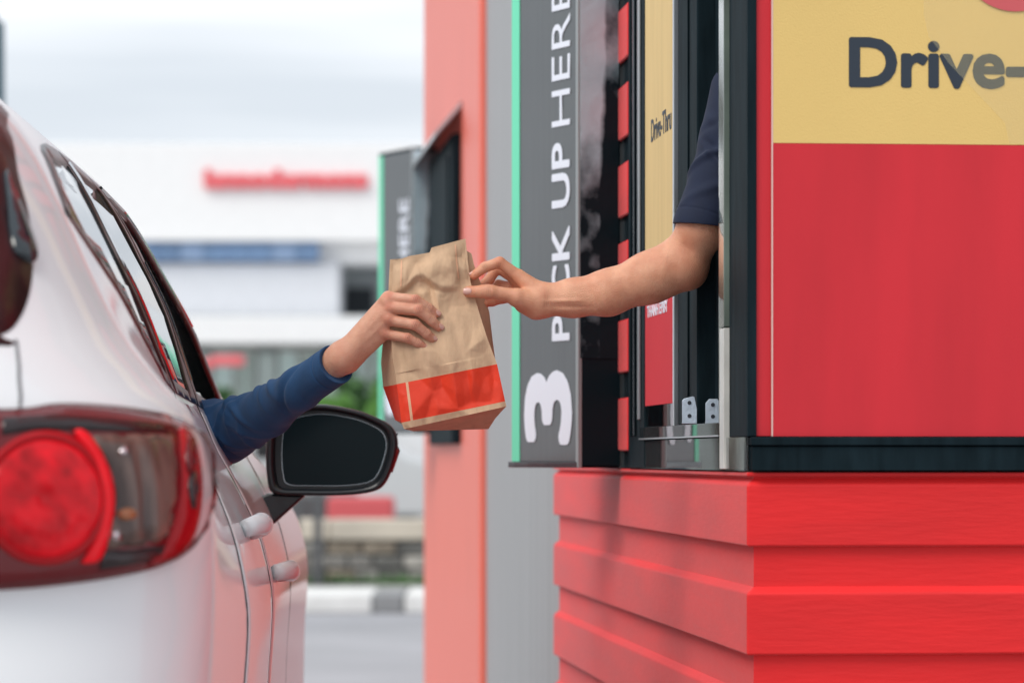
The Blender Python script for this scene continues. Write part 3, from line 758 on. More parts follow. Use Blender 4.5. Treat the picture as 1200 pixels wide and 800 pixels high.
# window trim and glass (both flanks share the shapes; left flank mirrored)
def gside(y, z, off): return sidept(y, z, off)
def lside(y, z, off):
    p = sidept(y, z, off); return Vector((2 * CX - p.x, p.y, p.z))
def scaled(poly, k): 
    c = np.mean(poly, axis=0); return [tuple(c + (np.array(p) - c) * k) for p in poly]
quarter = [(4.51, 1.490), (4.275, 1.402), (4.44, 1.374), (4.62, 1.338), (4.81, 1.280), (5.0, 1.234), (5.10, 1.222), (5.03, 1.272), (4.91, 1.36), (4.88, 1.40), (4.925, 1.520)]
rearwin = [(4.995, 1.525), (5.01, 1.48), (5.01, 1.385), (5.13, 1.285), (5.215, 1.218), (5.50, 1.205), (5.54, 1.27), (5.535, 1.38), (5.50, 1.46), (5.42, 1.525)]
frontwin = [(5.56, 1.522), (5.66, 1.46), (5.69, 1.27), (5.69, 1.207), (6.33, 1.186), (6.40, 1.196), (6.17, 1.33), (5.98, 1.425), (5.81, 1.502)]
def multi_ring(fn):
    # one sheet with three holes: cut it in three overlapping-free pieces at the pillars
    c1 = [(4.960, 1.545), (4.960, 1.52), (4.945, 1.385), (5.08, 1.28), (5.16, 1.215), (5.18, 1.198)]
    c2 = [(5.49, 1.547), (5.58, 1.46), (5.615, 1.27), (5.62, 1.186)]
    p1 = [(4.70, 1.532), (4.52, 1.514), (4.44, 1.500), (4.33, 1.455), (4.215, 1.402), (4.42, 1.357), (4.60, 1.318), (4.79, 1.260), (4.99, 1.213)] + c1[::-1]
    p2 = c1 + c2[::-1] + [(5.22, 1.553)]
    p3 = [(5.70, 1.546)] + c2 + [(6.30, 1.162), (6.52, 1.172), (6.27, 1.345), (6.05, 1.45), (5.87, 1.530)]
    for nm, p_, h_, gl in (('quarter_window_trim', p1, quarter, True), ('rear_door_trim', p2, rearwin, True), ('front_door_trim', p3, frontwin, fn is lside)):
        f_ = patch(nm, p_, fn, .004, M['trim'], car, st=.025, hole=h_, lip=.002, lipw=.006)
        if gl: patch('pane', [tuple(q) for q in scaled(h_, 1.02)], fn, .001, M['caryglass'], f_, st=.05, lip=0, skirt=.002)
multi_ring(gside); multi_ring(lside)
# bright line and drip moulding along the roof edge, belt moulding
for fn in (gside, lside):
    strip('door_frame_line', [(5.53, 1.534), (5.84, 1.518), (6.01, 1.442), (6.22, 1.337)], fn, .0065, .004, M['chrome'], car)
    strip('door_frame_line', [(4.975, 1.528), (4.985, 1.385), (5.105, 1.284), (5.19, 1.218)], fn, .0065, .004, M['chrome'], car)
    strip('door_frame_line', [(5.63, 1.42), (5.645, 1.36), (5.655, 1.225)], fn, .0065, .004, M['chrome'], car)
    # shut lines of the doors
    strip('door_gap', [(5.17, 1.200), (5.02, 1.10), (4.86, .97), (4.80, .70), (4.86, .40)], fn, .0012, .004, M['gap'], car)
    strip('door_gap', [(5.62, 1.19), (5.63, 1.0), (5.63, .40)], fn, .0012, .004, M['gap'], car)
    strip('door_gap', [(6.52, 1.150), (6.46, .9), (6.44, .40)], fn, .0012, .004, M['gap'], car)
# doors: slightly proud skins
for fn in (gside, lside):
    d1 = [(5.185, 1.188), (5.608, 1.176), (5.618, 1.0), (5.618, .42), (4.875, .42), (4.815, .70), (4.873, .96), (5.03, 1.09)]
    d2 = [(5.632, 1.175), (6.505, 1.146), (6.448, .9), (6.428, .42), (5.642, .42), (5.642, 1.0)]
    for p_ in (d1, d2):
        c_ = patch('door', p_, fn, .0022, M['paint'], car, st=.04, lip=.0018, lipw=.004)
# rear glass, lower tailgate seam, wiper
def poly_from_px(pts): 
    r = []
    for px, py in pts:
        h = hit(px, py)
        r.append(h if h else (1.0, 1.2))
    return r

UK = .8
def corn(u, z, off=0.0):
    s_ = u / UK
    if s_ >= 0: return cornpt(s_, z, off)
    p = cornpt(-s_, z, off); return Vector((2 * CX - p.x, p.y, p.z))
def cornm(u, z, off=0.0):
    p = corn(u, z, off); return Vector((2 * CX - p.x, p.y, p.z))
def pxp(pts):
    r = []
    for px, py in pts:
        h = hit(px, py); h = h or (1.0, 1.2); r.append((h[0] * UK, h[1]))
    return r
rg = pxp([(8, 150), (20, 200), (33, 250), (38, 300), (34, 345), (20, 378), (0, 393)])
rgl = [(.05 * 0, 1.545), (.66, 1.545)] + rg + [(.42, 1.222), (0, 1.212)]
half = [p for p in rgl if p[0] > .001]
full = half + [(-u, z) for u, z in half[::-1]]
patch('rear_window', smooth_poly(full, 4), corn, .004, M['rearglass'], car, st=.05, lip=.003, lipw=.01)
gar = pxp([(2, 205), (12, 225), (35, 285), (38, 308), (28, 308), (10, 285)])
for f_ in (corn, cornm):
    patch('pillar_garnish', smooth_poly(gar, 4), f_, .012, M['blackgloss'], car, st=.02, lip=.003)
strip('tailgate_gap', pxp([(19, 398), (22, 430), (23, 476)]), corn, .0012, .003, M['seam'], car, st=.01)
strip('tailgate_gap', [(.405, .955), (.40, .70), (0, .69)], corn, .0015, .006, M['gap'], car, st=.02)
strip('tailgate_gap', [(-.405, .955), (-.40, .70), (0, .69)], corn, .0015, .006, M['gap'], car, st=.02)

# tail lamps
M['lampdark'] = mat('dark_red_lamp', (.16, .002, .006), .15, coat=.2)
M['lampred'] = mat('bright_red_lens', (.20, .001, .004), .25, coat=.1, spec=.3, bump=.8, bscale=30, bdist=.006, c2=(.85, .006, .018), vscale=30, detail=5)
_b = M['lampred'].node_tree.nodes['Principled BSDF']; _b.inputs['Emission Color'].default_value = (1, .004, .015, 1); _b.inputs['Emission Strength'].default_value = .14
M['lampdeep'] = mat('deep_red_lens', (.48, .002, .008), .2, spec=.3, coat=.1)
M['lampring'] = mat('red_lens_ring', (.85, .006, .016), .2, spec=.3, coat=.15)
_b = M['lampring'].node_tree.nodes['Principled BSDF']; _b.inputs['Emission Color'].default_value = (1, .005, .015, 1); _b.inputs['Emission Strength'].default_value = .14
M['lampclear'] = mat('smoked_reflector', (.045, .032, .026), .2, coat=.3, c2=(.20, .15, .12), vscale=7, stretch=(6, 6, 1.2), detail=2)
M['amber'] = mat('amber_bulb', (.50, .20, .08), .2, coat=.5)
M['lampblack'] = mat('lamp_black_bezel', (.015, .012, .014), .2, coat=.4)
M['lens'] = glass_mat('clear_lamp_cover', (.94, .88, .88), refl=.5, ior=1.12)
def lens_relief(r, a):
    k = min(1, r / .055)
    return .004 * math.cos(1.2 * k) - .006 * math.exp(-((r - .004) / .008) ** 2) + .0016 * math.cos(14 * a) * math.sin(math.pi * min(1, k * 1.1)) + (.0022 if .60 < k < .72 else 0)
def circ(cx, cy, rx, ry, n=36): return [(cx + rx * math.cos(2*math.pi*i/n), cy + ry * math.sin(2*math.pi*i/n)) for i in range(n)]
for f_, nm in ((corn, 'r'), (cornm, 'l')):
    lamp = patch('tail_lamp', smooth_poly(pxp([(0, 483), (60, 477), (120, 480), (175, 488), (212, 500), (229, 520), (234, 555), (232, 600), (222, 634), (198, 658), (150, 673), (80, 684), (0, 691)]) + [(.24, .950), (.22, 1.05), (.24, 1.150)], 4), f_, .006, M['lampdark'], car, st=.02, lip=.004, lipw=.006)
    patch('bezel', pxp([(0, 492), (60, 488), (130, 492), (185, 500), (196, 510), (150, 508), (95, 507), (40, 506), (0, 512)]), f_, .0075, M['lampblack'], lamp, st=.02, lip=.001, skirt=.002)
    patch('round_lens', pxp(circ(50, 585, 66, 68)), f_, .010, M['lampred'], lamp, st=.0055, lip=.004, lipw=.01, skirt=.003,
          extra=(lambda c: (lambda p: lens_relief(math.hypot(p[0] - c[0], p[1] - c[1]), math.atan2(p[1] - c[1], p[0] - c[0]))))(pxp([(50, 585)])[0]))
    patch('lens_ring', pxp(circ(50, 585, 75, 78)), f_, .0115, M['lampdeep'], lamp, st=.02, hole=pxp(circ(50, 585, 66, 68)), lip=.003, lipw=.004, skirt=.006)
    patch('red_crescent', smooth_poly(pxp([(84, 507), (98, 512), (116, 540), (127, 578), (124, 615), (112, 655), (92, 660), (98, 650), (112, 620), (117, 585), (108, 545), (92, 522)]), 3), f_, .014, M['lampring'], lamp, st=.02, lip=.003, lipw=.005, skirt=.006)
    rf_ = patch('clear_reflector', smooth_poly(pxp([(102, 514), (150, 511), (196, 514), (202, 540), (200, 590), (190, 632), (150, 640), (120, 640), (130, 600), (131, 572), (120, 540)]), 3), f_, .010, M['lampclear'], lamp, st=.012, lip=.004, lipw=.006, skirt=.003,
          extra=lambda p: .0016 * math.sin(p[0] * 700))
    patch('bulb', pxp(circ(142, 603, 9, 7, 16)), f_, .016, M['amber'], rf_, st=.02, lip=.003, lipw=.004, skirt=.006)
    patch('bulb_socket', pxp(circ(129, 628, 5, 6, 12)), f_, .016, M['chrome'], rf_, st=.02, lip=.002, lipw=.003, skirt=.006)
    patch('bulb_socket', pxp(circ(138, 532, 5, 5, 12)), f_, .016, M['chrome'], rf_, st=.02, lip=.002, lipw=.003, skirt=.006)
    patch('bezel', pxp([(118, 645), (150, 644), (190, 638), (180, 655), (140, 664), (112, 668)]), f_, .009, M['lampblack'], lamp, st=.02, lip=.001, skirt=.003)
    patch('red_side_lens', smooth_poly(pxp([(207, 503), (222, 515), (229, 545), (229, 595), (220, 630), (200, 652), (170, 662), (188, 640), (202, 600), (208, 560), (206, 525)]), 3), f_, .011, M['lampdeep'], lamp, st=.02, lip=.003, lipw=.005, skirt=.004)
    patch('side_marker', pxp(circ(217, 575, 5, 22, 16)), f_, .014, M['lampblack'], lamp, st=.02, lip=.001, skirt=.004)
    patch('side_marker', pxp(circ(214, 535, 5, 22, 16)), f_, .014, M['lampdark'], lamp, st=.02, lip=.001, skirt=.004)
    patch('lamp_cover', smooth_poly(pxp([(0, 486), (60, 480), (120, 483), (174, 491), (209, 502), (226, 521), (231, 555), (229, 600), (219, 633), (196, 655), (150, 670), (80, 681), (0, 688)]) + [(.242, .953), (.222, 1.05), (.242, 1.147)], 4), f_, .034, M['lens'], lamp, st=.02, lip=.018, lipw=.025, skirt=.008)

# door handles
def handle(y, z, fn, slope=0):
    mb = MB(); L = .070; pts = []; rr = []
    for t in np.linspace(-1, 1, 13):
        o_ = .006 + .024 * (1 - abs(t) ** 4)
        pts.append(tuple(fn(y + t * L, z - slope * t * L, o_))); rr.append(.012 + .004 * (1 - t * t))
    mb.tube(pts, rr, 14, flat=1.15)
    h_ = mb.build('door_handle', M['paint'], car, smooth=True, sub=CO)
for fn in (gside, lside):
    handle(5.28, .984, fn, .05); handle(5.80, .900, fn, .05)

# door mirrors
def mirror(flip, centre, name='door_mirror'):
    """housing built around its centre; glass faces backwards (towards -y)"""
    root = w2c(centre); f = -1 if flip else 1
    N, R_ = 48, 14
    outl = [(-.116, .045), (-.098, .071), (-.03, .084), (.04, .074), (.085, .058), (.112, .040), (.1205, .012), (.113, -.025), (.098, -.060), (.075, -.076), (.02, -.083), (-.06, -.083), (-.108, -.079), (-.119, -.05), (-.121, 0)]
    sp = smooth_poly(outl, 4); n = len(sp); V = []; Fc = []
    # front (towards camera) rim, bowl and rounded back
    prof = [(.86, .012), (.90, .002), (.96, -.002), (1.0, .004), (1.01, .02), (.985, .05), (.90, .085), (.72, .115), (.45, .130), (.15, .136)]
    for k_, yy in prof:
        for x, z in sp: V.append((x * k_ * f, yy, z * k_))
    for a in range(len(prof) - 1):
        for i in range(n):
            j = (i + 1) % n; Fc.append((a*n+i, a*n+j, (a+1)*n+j, (a+1)*n+i))
    Fc.append(tuple((len(prof)-1)*n + i for i in range(n)))
    V = [(root.x + v[0], root.y + v[1], root.z + v[2]) for v in V]
    h_ = mesh(name, V, Fc, M['mirror_black'], car, True, CO)
    # mirror glass with thin pale edge
    gV = []; g2 = []
    def sheet(sc_, y0, xo, nm, m_):
        vv = []
        for x, z in sp:
            xx = x * sc_ + xo; vv.append((root.x + xx * f, root.y + y0, root.z + z * sc_ * .99))
        c0 = [(root.x + xo * f, root.y + y0, root.z)]
        fc = [(i, (i + 1) % n, n) for i in range(n)]
        if nm: return mesh(nm, vv + c0, fc, m_, h_, False, CO)
    sheet(.87, .0115, .0, 'bezel', M['trim'])
    sheet(.80, .0085, .004, 'glass_rim', M['chromeish'])
    sheet(.792, .0075, .004, 'mirror_glass', M['mirrorglass'])
    # dark red strip at the outer end
    mb = MB(); mb.tube([(root.x + .115 * f, root.y + .012, root.z + .030), (root.x + .116 * f, root.y + .012, root.z + .0), (root.x + .105 * f, root.y + .012, root.z - .040)], [.007, .010, .007], 10)
    mb.build('indicator', M['ind'], h_, True, sub=CO)
    # arm down to the door
    A = [(-.119, -.080), (-.048, -.083), (-.095, -.125), (-.128, -.155), (-.16, -.10)]
    V = []
    for y0 in (.02, .085):
        V += [(root.x + x * f, root.y + y0, root.z + z) for x, z in A]
    k5 = 5; Fc = [tuple(range(k5)), tuple(reversed(range(k5, 10)))] + [(i, i+k5, (i+1) % k5 + k5, (i+1) % k5) for i in range(k5)]
    bev(mesh('mirror_arm', V, Fc, M['mirror_black'], h_, False, CO), .006, 3)
M['mirror_black'] = mat('mirror_black_plastic', (.010, .014, .018), .30, spec=.5, coat=.2)
M['chromeish'] = mat('mirror_glass_rim', (.55, .62, .66), .2, metal=.8)
M['mirrorglass'] = mat('dark_mirror_glass', (.008, .016, .020), .12, spec=.08)
M['ind'] = mat('dark_red_indicator', (.20, .03, .03), .25, coat=.6)
mirror(False, P(389, 527, 6.28))
p_ = P(389, 527, 6.28); q_ = w2c(p_)
# left mirror, mirrored about the centre line
_p = Vector((2 * CX - q_.x, q_.y, q_.z)); c_, s_ = math.cos(CA), math.sin(CA)
_w = Vector((CX + (_p.x - CX) * c_ - (_p.y - 4) * s_, 4 + (_p.x - CX) * s_ + (_p.y - 4) * c_, _p.z))
mirror(True, _w)
# ------------------------------------------------------------------ organic surfaces: smooth unions of tapered limbs, meshed with surface nets
def surface_nets(Fd, org, h):
    S = Fd < 0; nx, ny, nz = Fd.shape
    cnt = np.zeros((nx-1, ny-1, nz-1), np.float32); acc = np.zeros((nx-1, ny-1, nz-1, 3), np.float32)
    base = [(0,0,0),(1,0,0),(0,1,0),(1,1,0),(0,0,1),(1,0,1),(0,1,1),(1,1,1)]
    for i, a in enumerate(base):
        for ax in range(3):
            if a[ax]: continue
            b = list(a); b[ax] = 1
            A = Fd[a[0]:nx-1+a[0], a[1]:ny-1+a[1], a[2]:nz-1+a[2]]; B = Fd[b[0]:nx-1+b[0], b[1]:ny-1+b[1], b[2]:nz-1+b[2]]
            m = (A < 0) != (B < 0); t = np.where(m, A / np.where(m, A - B, 1), 0)
            cnt += m
            for c in range(3): acc[..., c] += np.where(m, a[c] + (t if c == ax else 0), 0)
    act = cnt > 0; idx = -np.ones(cnt.shape, np.int64); n = int(act.sum()); idx[act] = np.arange(n)
    I = np.argwhere(act); V = (I + acc[act] / cnt[act][:, None]) * h + org
    Q = []
    for ax in range(3):
        sl0 = [slice(1, -1)] * 3; sl0[ax] = slice(0, -1); sl1 = [slice(1, -1)] * 3; sl1[ax] = slice(1, None)
        A = S[tuple(sl0)]; B = S[tuple(sl1)]; E = np.argwhere(A != B)
        if not len(E): continue
        off = np.ones(3, int); off[ax] = 0; E = E + off
        sg = S[E[:, 0], E[:, 1], E[:, 2]]
        u, v = [(1, 2), (2, 0), (0, 1)][ax]
        du = np.zeros(3, int); du[u] = 1; dv = np.zeros(3, int); dv[v] = 1
        def g(o): q = E - o; return idx[q[:, 0], q[:, 1], q[:, 2]]
        q = np.stack([g(du + dv), g(dv), g(0 * du), g(du)], 1)
        q[~sg] = q[~sg][:, ::-1]; Q.append(q)
    Q = np.concatenate(Q); return V, Q[(Q >= 0).all(1)]

def prim_d(X, pr):
    a, b, ra, rb, f = pr
    q0, q1, q2 = X[0] - a[0], (X[1] - a[1]) / f, X[2] - a[2]
    ba = np.array([b[0] - a[0], (b[1] - a[1]) / f, b[2] - a[2]]); L = float((ba * ba).sum()) + 1e-12
    t = np.clip((q0 * ba[0] + q1 * ba[1] + q2 * ba[2]) / L, 0, 1)
    return np.sqrt((q0 - t*ba[0])**2 + (q1 - t*ba[1])**2 + (q2 - t*ba[2])**2) - (ra + (rb - ra) * t)
def smin(a, b, k):
    if k <= 0: return np.minimum(a, b)
    h = np.clip(.5 + .5 * (b - a) / k, 0, 1); return b + (a - b) * h - k * h * (1 - h)
def C(a, b, ra, rb=None, f=1.0): return (tuple(a), tuple(b), ra, ra if rb is None else rb, f)
def sdf_mesh(groups, h):
    """groups: list of (k_inside, k_with_rest, [prims])"""
    allp = [p for g_ in groups for p in g_[2]]
    mn = np.min([[min(p[0][i], p[1][i]) - max(p[2], p[3]) for i in range(3)] for p in allp], 0) - 3*h
    mxx = np.max([[max(p[0][i], p[1][i]) + max(p[2], p[3]) for i in range(3)] for p in allp], 0) + 3*h
    n = np.ceil((mxx - mn) / h).astype(int) + 1
    ax = [mn[i] + h * np.arange(n[i]) for i in range(3)]
    D = np.full(n, .05, np.float32)
    for ki, ko, ps in groups:
        lo = np.min([[min(p[0][i], p[1][i]) - max(p[2], p[3]) for i in range(3)] for p in ps], 0) - max(.012, 4*h, ki*2, ko*2)
        hi = np.max([[max(p[0][i], p[1][i]) + max(p[2], p[3]) for i in range(3)] for p in ps], 0) + max(.012, 4*h, ki*2, ko*2)
        sl = tuple(slice(max(0, int((lo[i] - mn[i]) / h)), min(n[i], int((hi[i] - mn[i]) / h) + 1)) for i in range(3))
        X = [a.astype(np.float32) for a in np.meshgrid(ax[0][sl[0]], ax[1][sl[1]], ax[2][sl[2]], indexing='ij', sparse=True)]
        G = None
        for p in ps:
            d = prim_d(X, p).astype(np.float32); G = d if G is None else smin(G, d, ki)
        D[sl] = smin(D[sl], G, ko)
    return surface_nets(D, mn, h)
def vnormals(V, Q):
    n = np.zeros_like(V); e = np.cross(V[Q[:, 2]] - V[Q[:, 0]], V[Q[:, 3]] - V[Q[:, 1]])
    for k_ in range(4): np.add.at(n, Q[:, k_], e)
    return n / (np.linalg.norm(n, axis=1)[:, None] + 1e-12)
def relax(V, Q, it=2, lam=.5):
    for _ in range(it):
        s_ = np.zeros_like(V); c_ = np.zeros(len(V))
        for k_ in range(4):
            np.add.at(s_, Q[:, k_], V[Q[:, (k_+1) % 4]]); np.add.at(s_, Q[:, k_], V[Q[:, (k_+3) % 4]]); np.add.at(c_, Q[:, k_], 2)
        V = V + lam * (s_ / c_[:, None] - V)
    return V
def fast_mesh(name, V, Q, m_, par, sub, attr=None):
    me = bpy.data.meshes.new(name); V = np.asarray(V, float) - np.array(sub)
    me.vertices.add(len(V)); me.vertices.foreach_set('co', V.ravel())
    me.loops.add(Q.size); me.loops.foreach_set('vertex_index', Q.ravel().astype(np.int32))
    me.polygons.add(len(Q)); me.polygons.foreach_set('loop_start', np.arange(0, Q.size, 4, dtype=np.int32)); me.polygons.foreach_set('loop_total', np.full(len(Q), 4, np.int32))
    me.polygons.foreach_set('use_smooth', np.ones(len(Q), bool)); me.update(calc_edges=True); me.validate()
    me.materials.append(m_)
    if attr is not None:
        a = me.color_attributes.new('tint', 'FLOAT_COLOR', 'POINT'); a.data.foreach_set('color', attr.astype(np.float32).ravel())
    o = bpy.data.objects.new(name, me); col.objects.link(o); o.parent = par
    return o

def skin_mat(name, base, red, dark):
    m, t, b = NT(name)
    at = t.nodes.new('ShaderNodeAttribute'); at.attribute_name = 'tint'; sp = t.nodes.new('ShaderNodeSeparateColor')
    t.links.new(at.outputs['Color'], sp.inputs[0])
    co = t.nodes.new('ShaderNodeTexCoord'); n = t.nodes.new('ShaderNodeTexNoise'); n.inputs['Scale'].default_value = 38; n.inputs['Detail'].default_value = 6
    t.links.new(co.outputs['Object'], n.inputs['Vector'])
    r = t.nodes.new('ShaderNodeValToRGB'); r.color_ramp.elements[0].position = .3; r.color_ramp.elements[1].position = .7
    r.color_ramp.elements[0].color = (base[0] * .90, base[1] * .76, base[2] * .72, 1); r.color_ramp.elements[1].color = (*[x * 1.12 for x in base], 1); t.links.new(n.outputs[0], r.inputs[0])
    m1 = t.nodes.new('ShaderNodeMix'); m1.data_type = 'RGBA'; m1.inputs[7].default_value = (*red, 1)
    n3 = t.nodes.new('ShaderNodeTexNoise'); n3.inputs['Scale'].default_value = 11; n3.inputs['Detail'].default_value = 3; t.links.new(co.outputs['Object'], n3.inputs['Vector'])
    mr = t.nodes.new('ShaderNodeMapRange'); mr.inputs[1].default_value = .45; mr.inputs[2].default_value = .75; mr.inputs[3].default_value = 0; mr.inputs[4].default_value = .45; t.links.new(n3.outputs[0], mr.inputs[0])
    mxm = t.nodes.new('ShaderNodeMath'); mxm.operation = 'MAXIMUM'; t.links.new(mr.outputs[0], mxm.inputs[0]); t.links.new(sp.outputs[0], mxm.inputs[1])
    t.links.new(mxm.outputs[0], m1.inputs[0]); t.links.new(r.outputs[0], m1.inputs[6])
    m2 = t.nodes.new('ShaderNodeMix'); m2.data_type = 'RGBA'; m2.inputs[7].default_value = (*dark, 1)
    t.links.new(sp.outputs[1], m2.inputs[0]); t.links.new(m1.outputs[2], m2.inputs[6]); t.links.new(m2.outputs[2], b.inputs['Base Color'])
    b.inputs['Roughness'].default_value = .46; b.inputs['Specular IOR Level'].default_value = .45
    b.inputs['Subsurface Weight'].default_value = .22; b.inputs['Subsurface Radius'].default_value = (1, .35, .18); b.inputs['Subsurface Scale'].default_value = .006
    n2 = t.nodes.new('ShaderNodeTexNoise'); n2.inputs['Scale'].default_value = 420; n2.inputs['Detail'].default_value = 3; t.links.new(co.outputs['Object'], n2.inputs['Vector'])
    vo = t.nodes.new('ShaderNodeTexVoronoi'); vo.inputs['Scale'].default_value = 650; t.links.new(co.outputs['Object'], vo.inputs['Vector'])
    ad = t.nodes.new('ShaderNodeMath'); t.links.new(n2.outputs[0], ad.inputs[0]); t.links.new(vo.outputs[0], ad.inputs[1])
    bm = t.nodes.new('ShaderNodeBump'); bm.inputs['Strength'].default_value = .6; bm.inputs['Distance'].default_value = .0009
    t.links.new(ad.outputs[0], bm.inputs['Height']); t.links.new(bm.outputs[0], b.inputs['Normal'])
    return m
M['skinA'] = skin_mat('driver_skin', (.66, .36, .245), (.64, .215, .135), (.30, .12, .075))
M['skinB'] = skin_mat('server_skin', (.72, .375, .235), (.68, .22, .115), (.25, .09, .05))
M['nail'] = mat('fingernail', (.74, .41, .34), .25, spec=.5, coat=.3, sss=.1)
M['blue_shirt'] = mat('blue_knit_sleeve', (.012, .058, .150), .9, var=.12, vscale=30, bump=.35, bscale=700, bdist=.0008, sheen=.04)
M['navy_shirt'] = mat('navy_polo_cloth', (.006, .013, .040), .85, var=.12, vscale=30, bump=.35, bscale=600, bdist=.0008, sheen=.03)
M['hair'] = mat('black_hair', (.012, .010, .010), .5, bump=.8, bscale=160, stretch=(1, 1, .2), bdist=.004)
def H(x, y, o=0.0): return tuple(P(x, y, 5.5 + o / 1000))
mmr = .001

def tint_attr(V, reds, creases):
    A = np.zeros((len(V), 4)); A[:, 3] = 1
    for c, r, s_ in reds: A[:, 0] = np.maximum(A[:, 0], s_ * np.exp(-((V - np.array(c)) ** 2).sum(1) / (r * r)))
    for c, ax, r, s_ in creases:
        d = V - np.array(c); ax = np.array(ax) / np.linalg.norm(ax); t = d @ ax; rr = np.exp(-((d * d).sum(1) - t * t) / (r * r))
        for o_ in (-.0028, 0, .0028): A[:, 1] = np.maximum(A[:, 1], s_ * rr * np.exp(-((t - o_) / .0007) ** 2) * (1 if o_ == 0 else .7) * (np.abs(t) < .01))
    return A
def crease_disp(V, N, creases, depth=.0006):
    for c, ax, r, s_ in creases:
        d = V - np.array(c); ax = np.array(ax) / np.linalg.norm(ax); t = d @ ax; rr = np.exp(-((d * d).sum(1) - t * t) / (r * r))
        for o_ in (-.0028, 0, .0028): V = V - N * (depth * rr * np.exp(-((t - o_) / .0009) ** 2))[:, None]
    return V
def nail(par, sub, tip, prev, nrm, L, W, back=.0045, lift=.0):
    """curved nail plate lying on the back of the fingertip; nrm = outward direction of the nail"""
    t = Vector(tip) - Vector(prev); t.normalize(); n = Vector(nrm); n = (n - t * n.dot(t)).normalized(); s_ = t.cross(n)
    V = []; Fc = []; a, b = 10, 8
    for i in range(a + 1):
        u = i / a * 2 - 1
        for j in range(b + 1):
            v = j / b * 2 - 1
            wv = W * (1 - .25 * abs(u) ** 3 - (.25 * max(0, -u)) ** 2)
            x = u * L / 2; y = v * wv / 2
            z = math.sqrt(max(0, 1 - (v * .78) ** 2)) * lift_r(W) - .0002 - .0007 * max(0, abs(u) - .6) - .0006 * (abs(v) > .99)
            V.append(tuple(Vector(tip) + t * (x - back + L * .12) + s_ * y + n * (z + lift)))
    for i in range(a):
        for j in range(b):
            q = i * (b + 1) + j; Fc.append((q, q + 1, q + b + 2, q + b + 1))
    o = mesh('fingernail', V, Fc, M['nail'], par, True, sub)
    md = o.modifiers.new('thick', 'SOLIDIFY'); md.thickness = .0006; md.offset = 0
    return o
def lift_r(W): return W / 2 / .78

# ------------------------------------------------------------------ paper bag
M['kraft'] = mat('kraft_paper', (.60, .405, .26), .78, spec=.25, var=.10, vscale=26, stretch=(2.2, 2.2, .5), bump=.7, bscale=110, bdist=.0012, detail=6)
M['kraftred'] = mat('orange_red_print', (.78, .050, .018), .52, spec=.35, var=.08, vscale=22, bump=.4, bscale=240, bdist=.0007)
M['kraftpale'] = mat('unprinted_paper_line', (.74, .42, .26), .7)
bagE = empty('paper_bag', P(520, 502, 5.5), label='brown paper takeaway bag with a broad red band, held between the two hands', cat='paper bag')
BV = [0, .12, .24, .46, .60, .76, .965, 1.0]
FL = [(461, 302), (460, 322), (459, 345), (458, 385), (460, 418), (465, 450), (470.5, 495), (473.5, 502.5)]
FR = [(545.5, 279.5), (548, 304), (551.5, 331), (561.5, 366), (571, 396), (582.5, 426.5), (592, 470), (593.5, 476)]
BL = [(457, 304), (456, 322), (455, 345), (450, 385), (446.5, 425), (449, 453), (463, 492), (484, 505)]
BR = [(552.5, 297), (555.5, 310), (563, 331), (573.5, 366), (577, 396), (581, 426), (578, 484), (572.5, 502.5)]
TK = [10, 13, 20, 42, 58, 68, 74, 74]
def itp(tab, v):
    a = np.array(tab, float)
    if a.ndim == 1: return np.interp(v, BV, a)
    return np.array([np.interp(v, BV, a[:, 0]), np.interp(v, BV, a[:, 1])])
# random facets (crumples) in (u, v)
cp = [(u, v) for u in np.linspace(-.1, 1.1, 7) for v in np.linspace(-.05, 1.05, 11)]
cp = [(u + rng.uniform(-.075, .075), v + rng.uniform(-.045, .045)) for u, v in cp]
ch_ = rng.uniform(-1, 1, len(cp))
_, _, ctri, *_ = delaunay_2d_cdt([Vector(p) for p in cp], [], [], 0, 1e-6)
CPA = np.array(cp)
cp2 = [(u + rng.uniform(-.035, .035), v + rng.uniform(-.022, .022)) for u in np.linspace(-.1, 1.1, 14) for v in np.linspace(-.05, 1.05, 20)]
ch2 = rng.uniform(-1, 1, len(cp2)) * .20
_, _, ctri2, *_ = delaunay_2d_cdt([Vector(p) for p in cp2], [], [], 0, 1e-6)
def raster(cp_, ch_, tris, nu=241, nv=441):
    """height field of folded facets sampled once on a fine grid"""
    A_ = np.array(cp_); Uc = np.linspace(0, 1, nu)[:, None]; Vc_ = np.linspace(0, 1, nv)[None, :]; R = np.zeros((nu, nv))
    for a, b, c in tris:
        A, B, C_ = A_[a], A_[b], A_[c]; d = (B[1]-C_[1])*(A[0]-C_[0]) + (C_[0]-B[0])*(A[1]-C_[1])
        i0, i1 = [int(np.clip(f_, 0, nu)) for f_ in (min(A[0], B[0], C_[0]) * (nu-1), max(A[0], B[0], C_[0]) * (nu-1) + 2)]
        j0, j1 = [int(np.clip(f_, 0, nv)) for f_ in (min(A[1], B[1], C_[1]) * (nv-1), max(A[1], B[1], C_[1]) * (nv-1) + 2)]
        u = Uc[i0:i1]; v = Vc_[:, j0:j1]
        l1 = ((B[1]-C_[1])*(u-C_[0]) + (C_[0]-B[0])*(v-C_[1])) / d; l2 = ((C_[1]-A[1])*(u-C_[0]) + (A[0]-C_[0])*(v-C_[1])) / d
        m_ = (l1 >= -1e-6) & (l2 >= -1e-6) & (l1 + l2 <= 1 + 1e-6)
        R[i0:i1, j0:j1] = np.where(m_, l1*ch_[a] + l2*ch_[b] + (1-l1-l2)*ch_[c], R[i0:i1, j0:j1])
    return R
FR_ = raster(cp, ch_, ctri) + raster(cp2, ch2, ctri2)
def facet(u, v): return float(FR_[int(round(min(1, max(0, u)) * 240)), int(round(min(1, max(0, v)) * 440))])
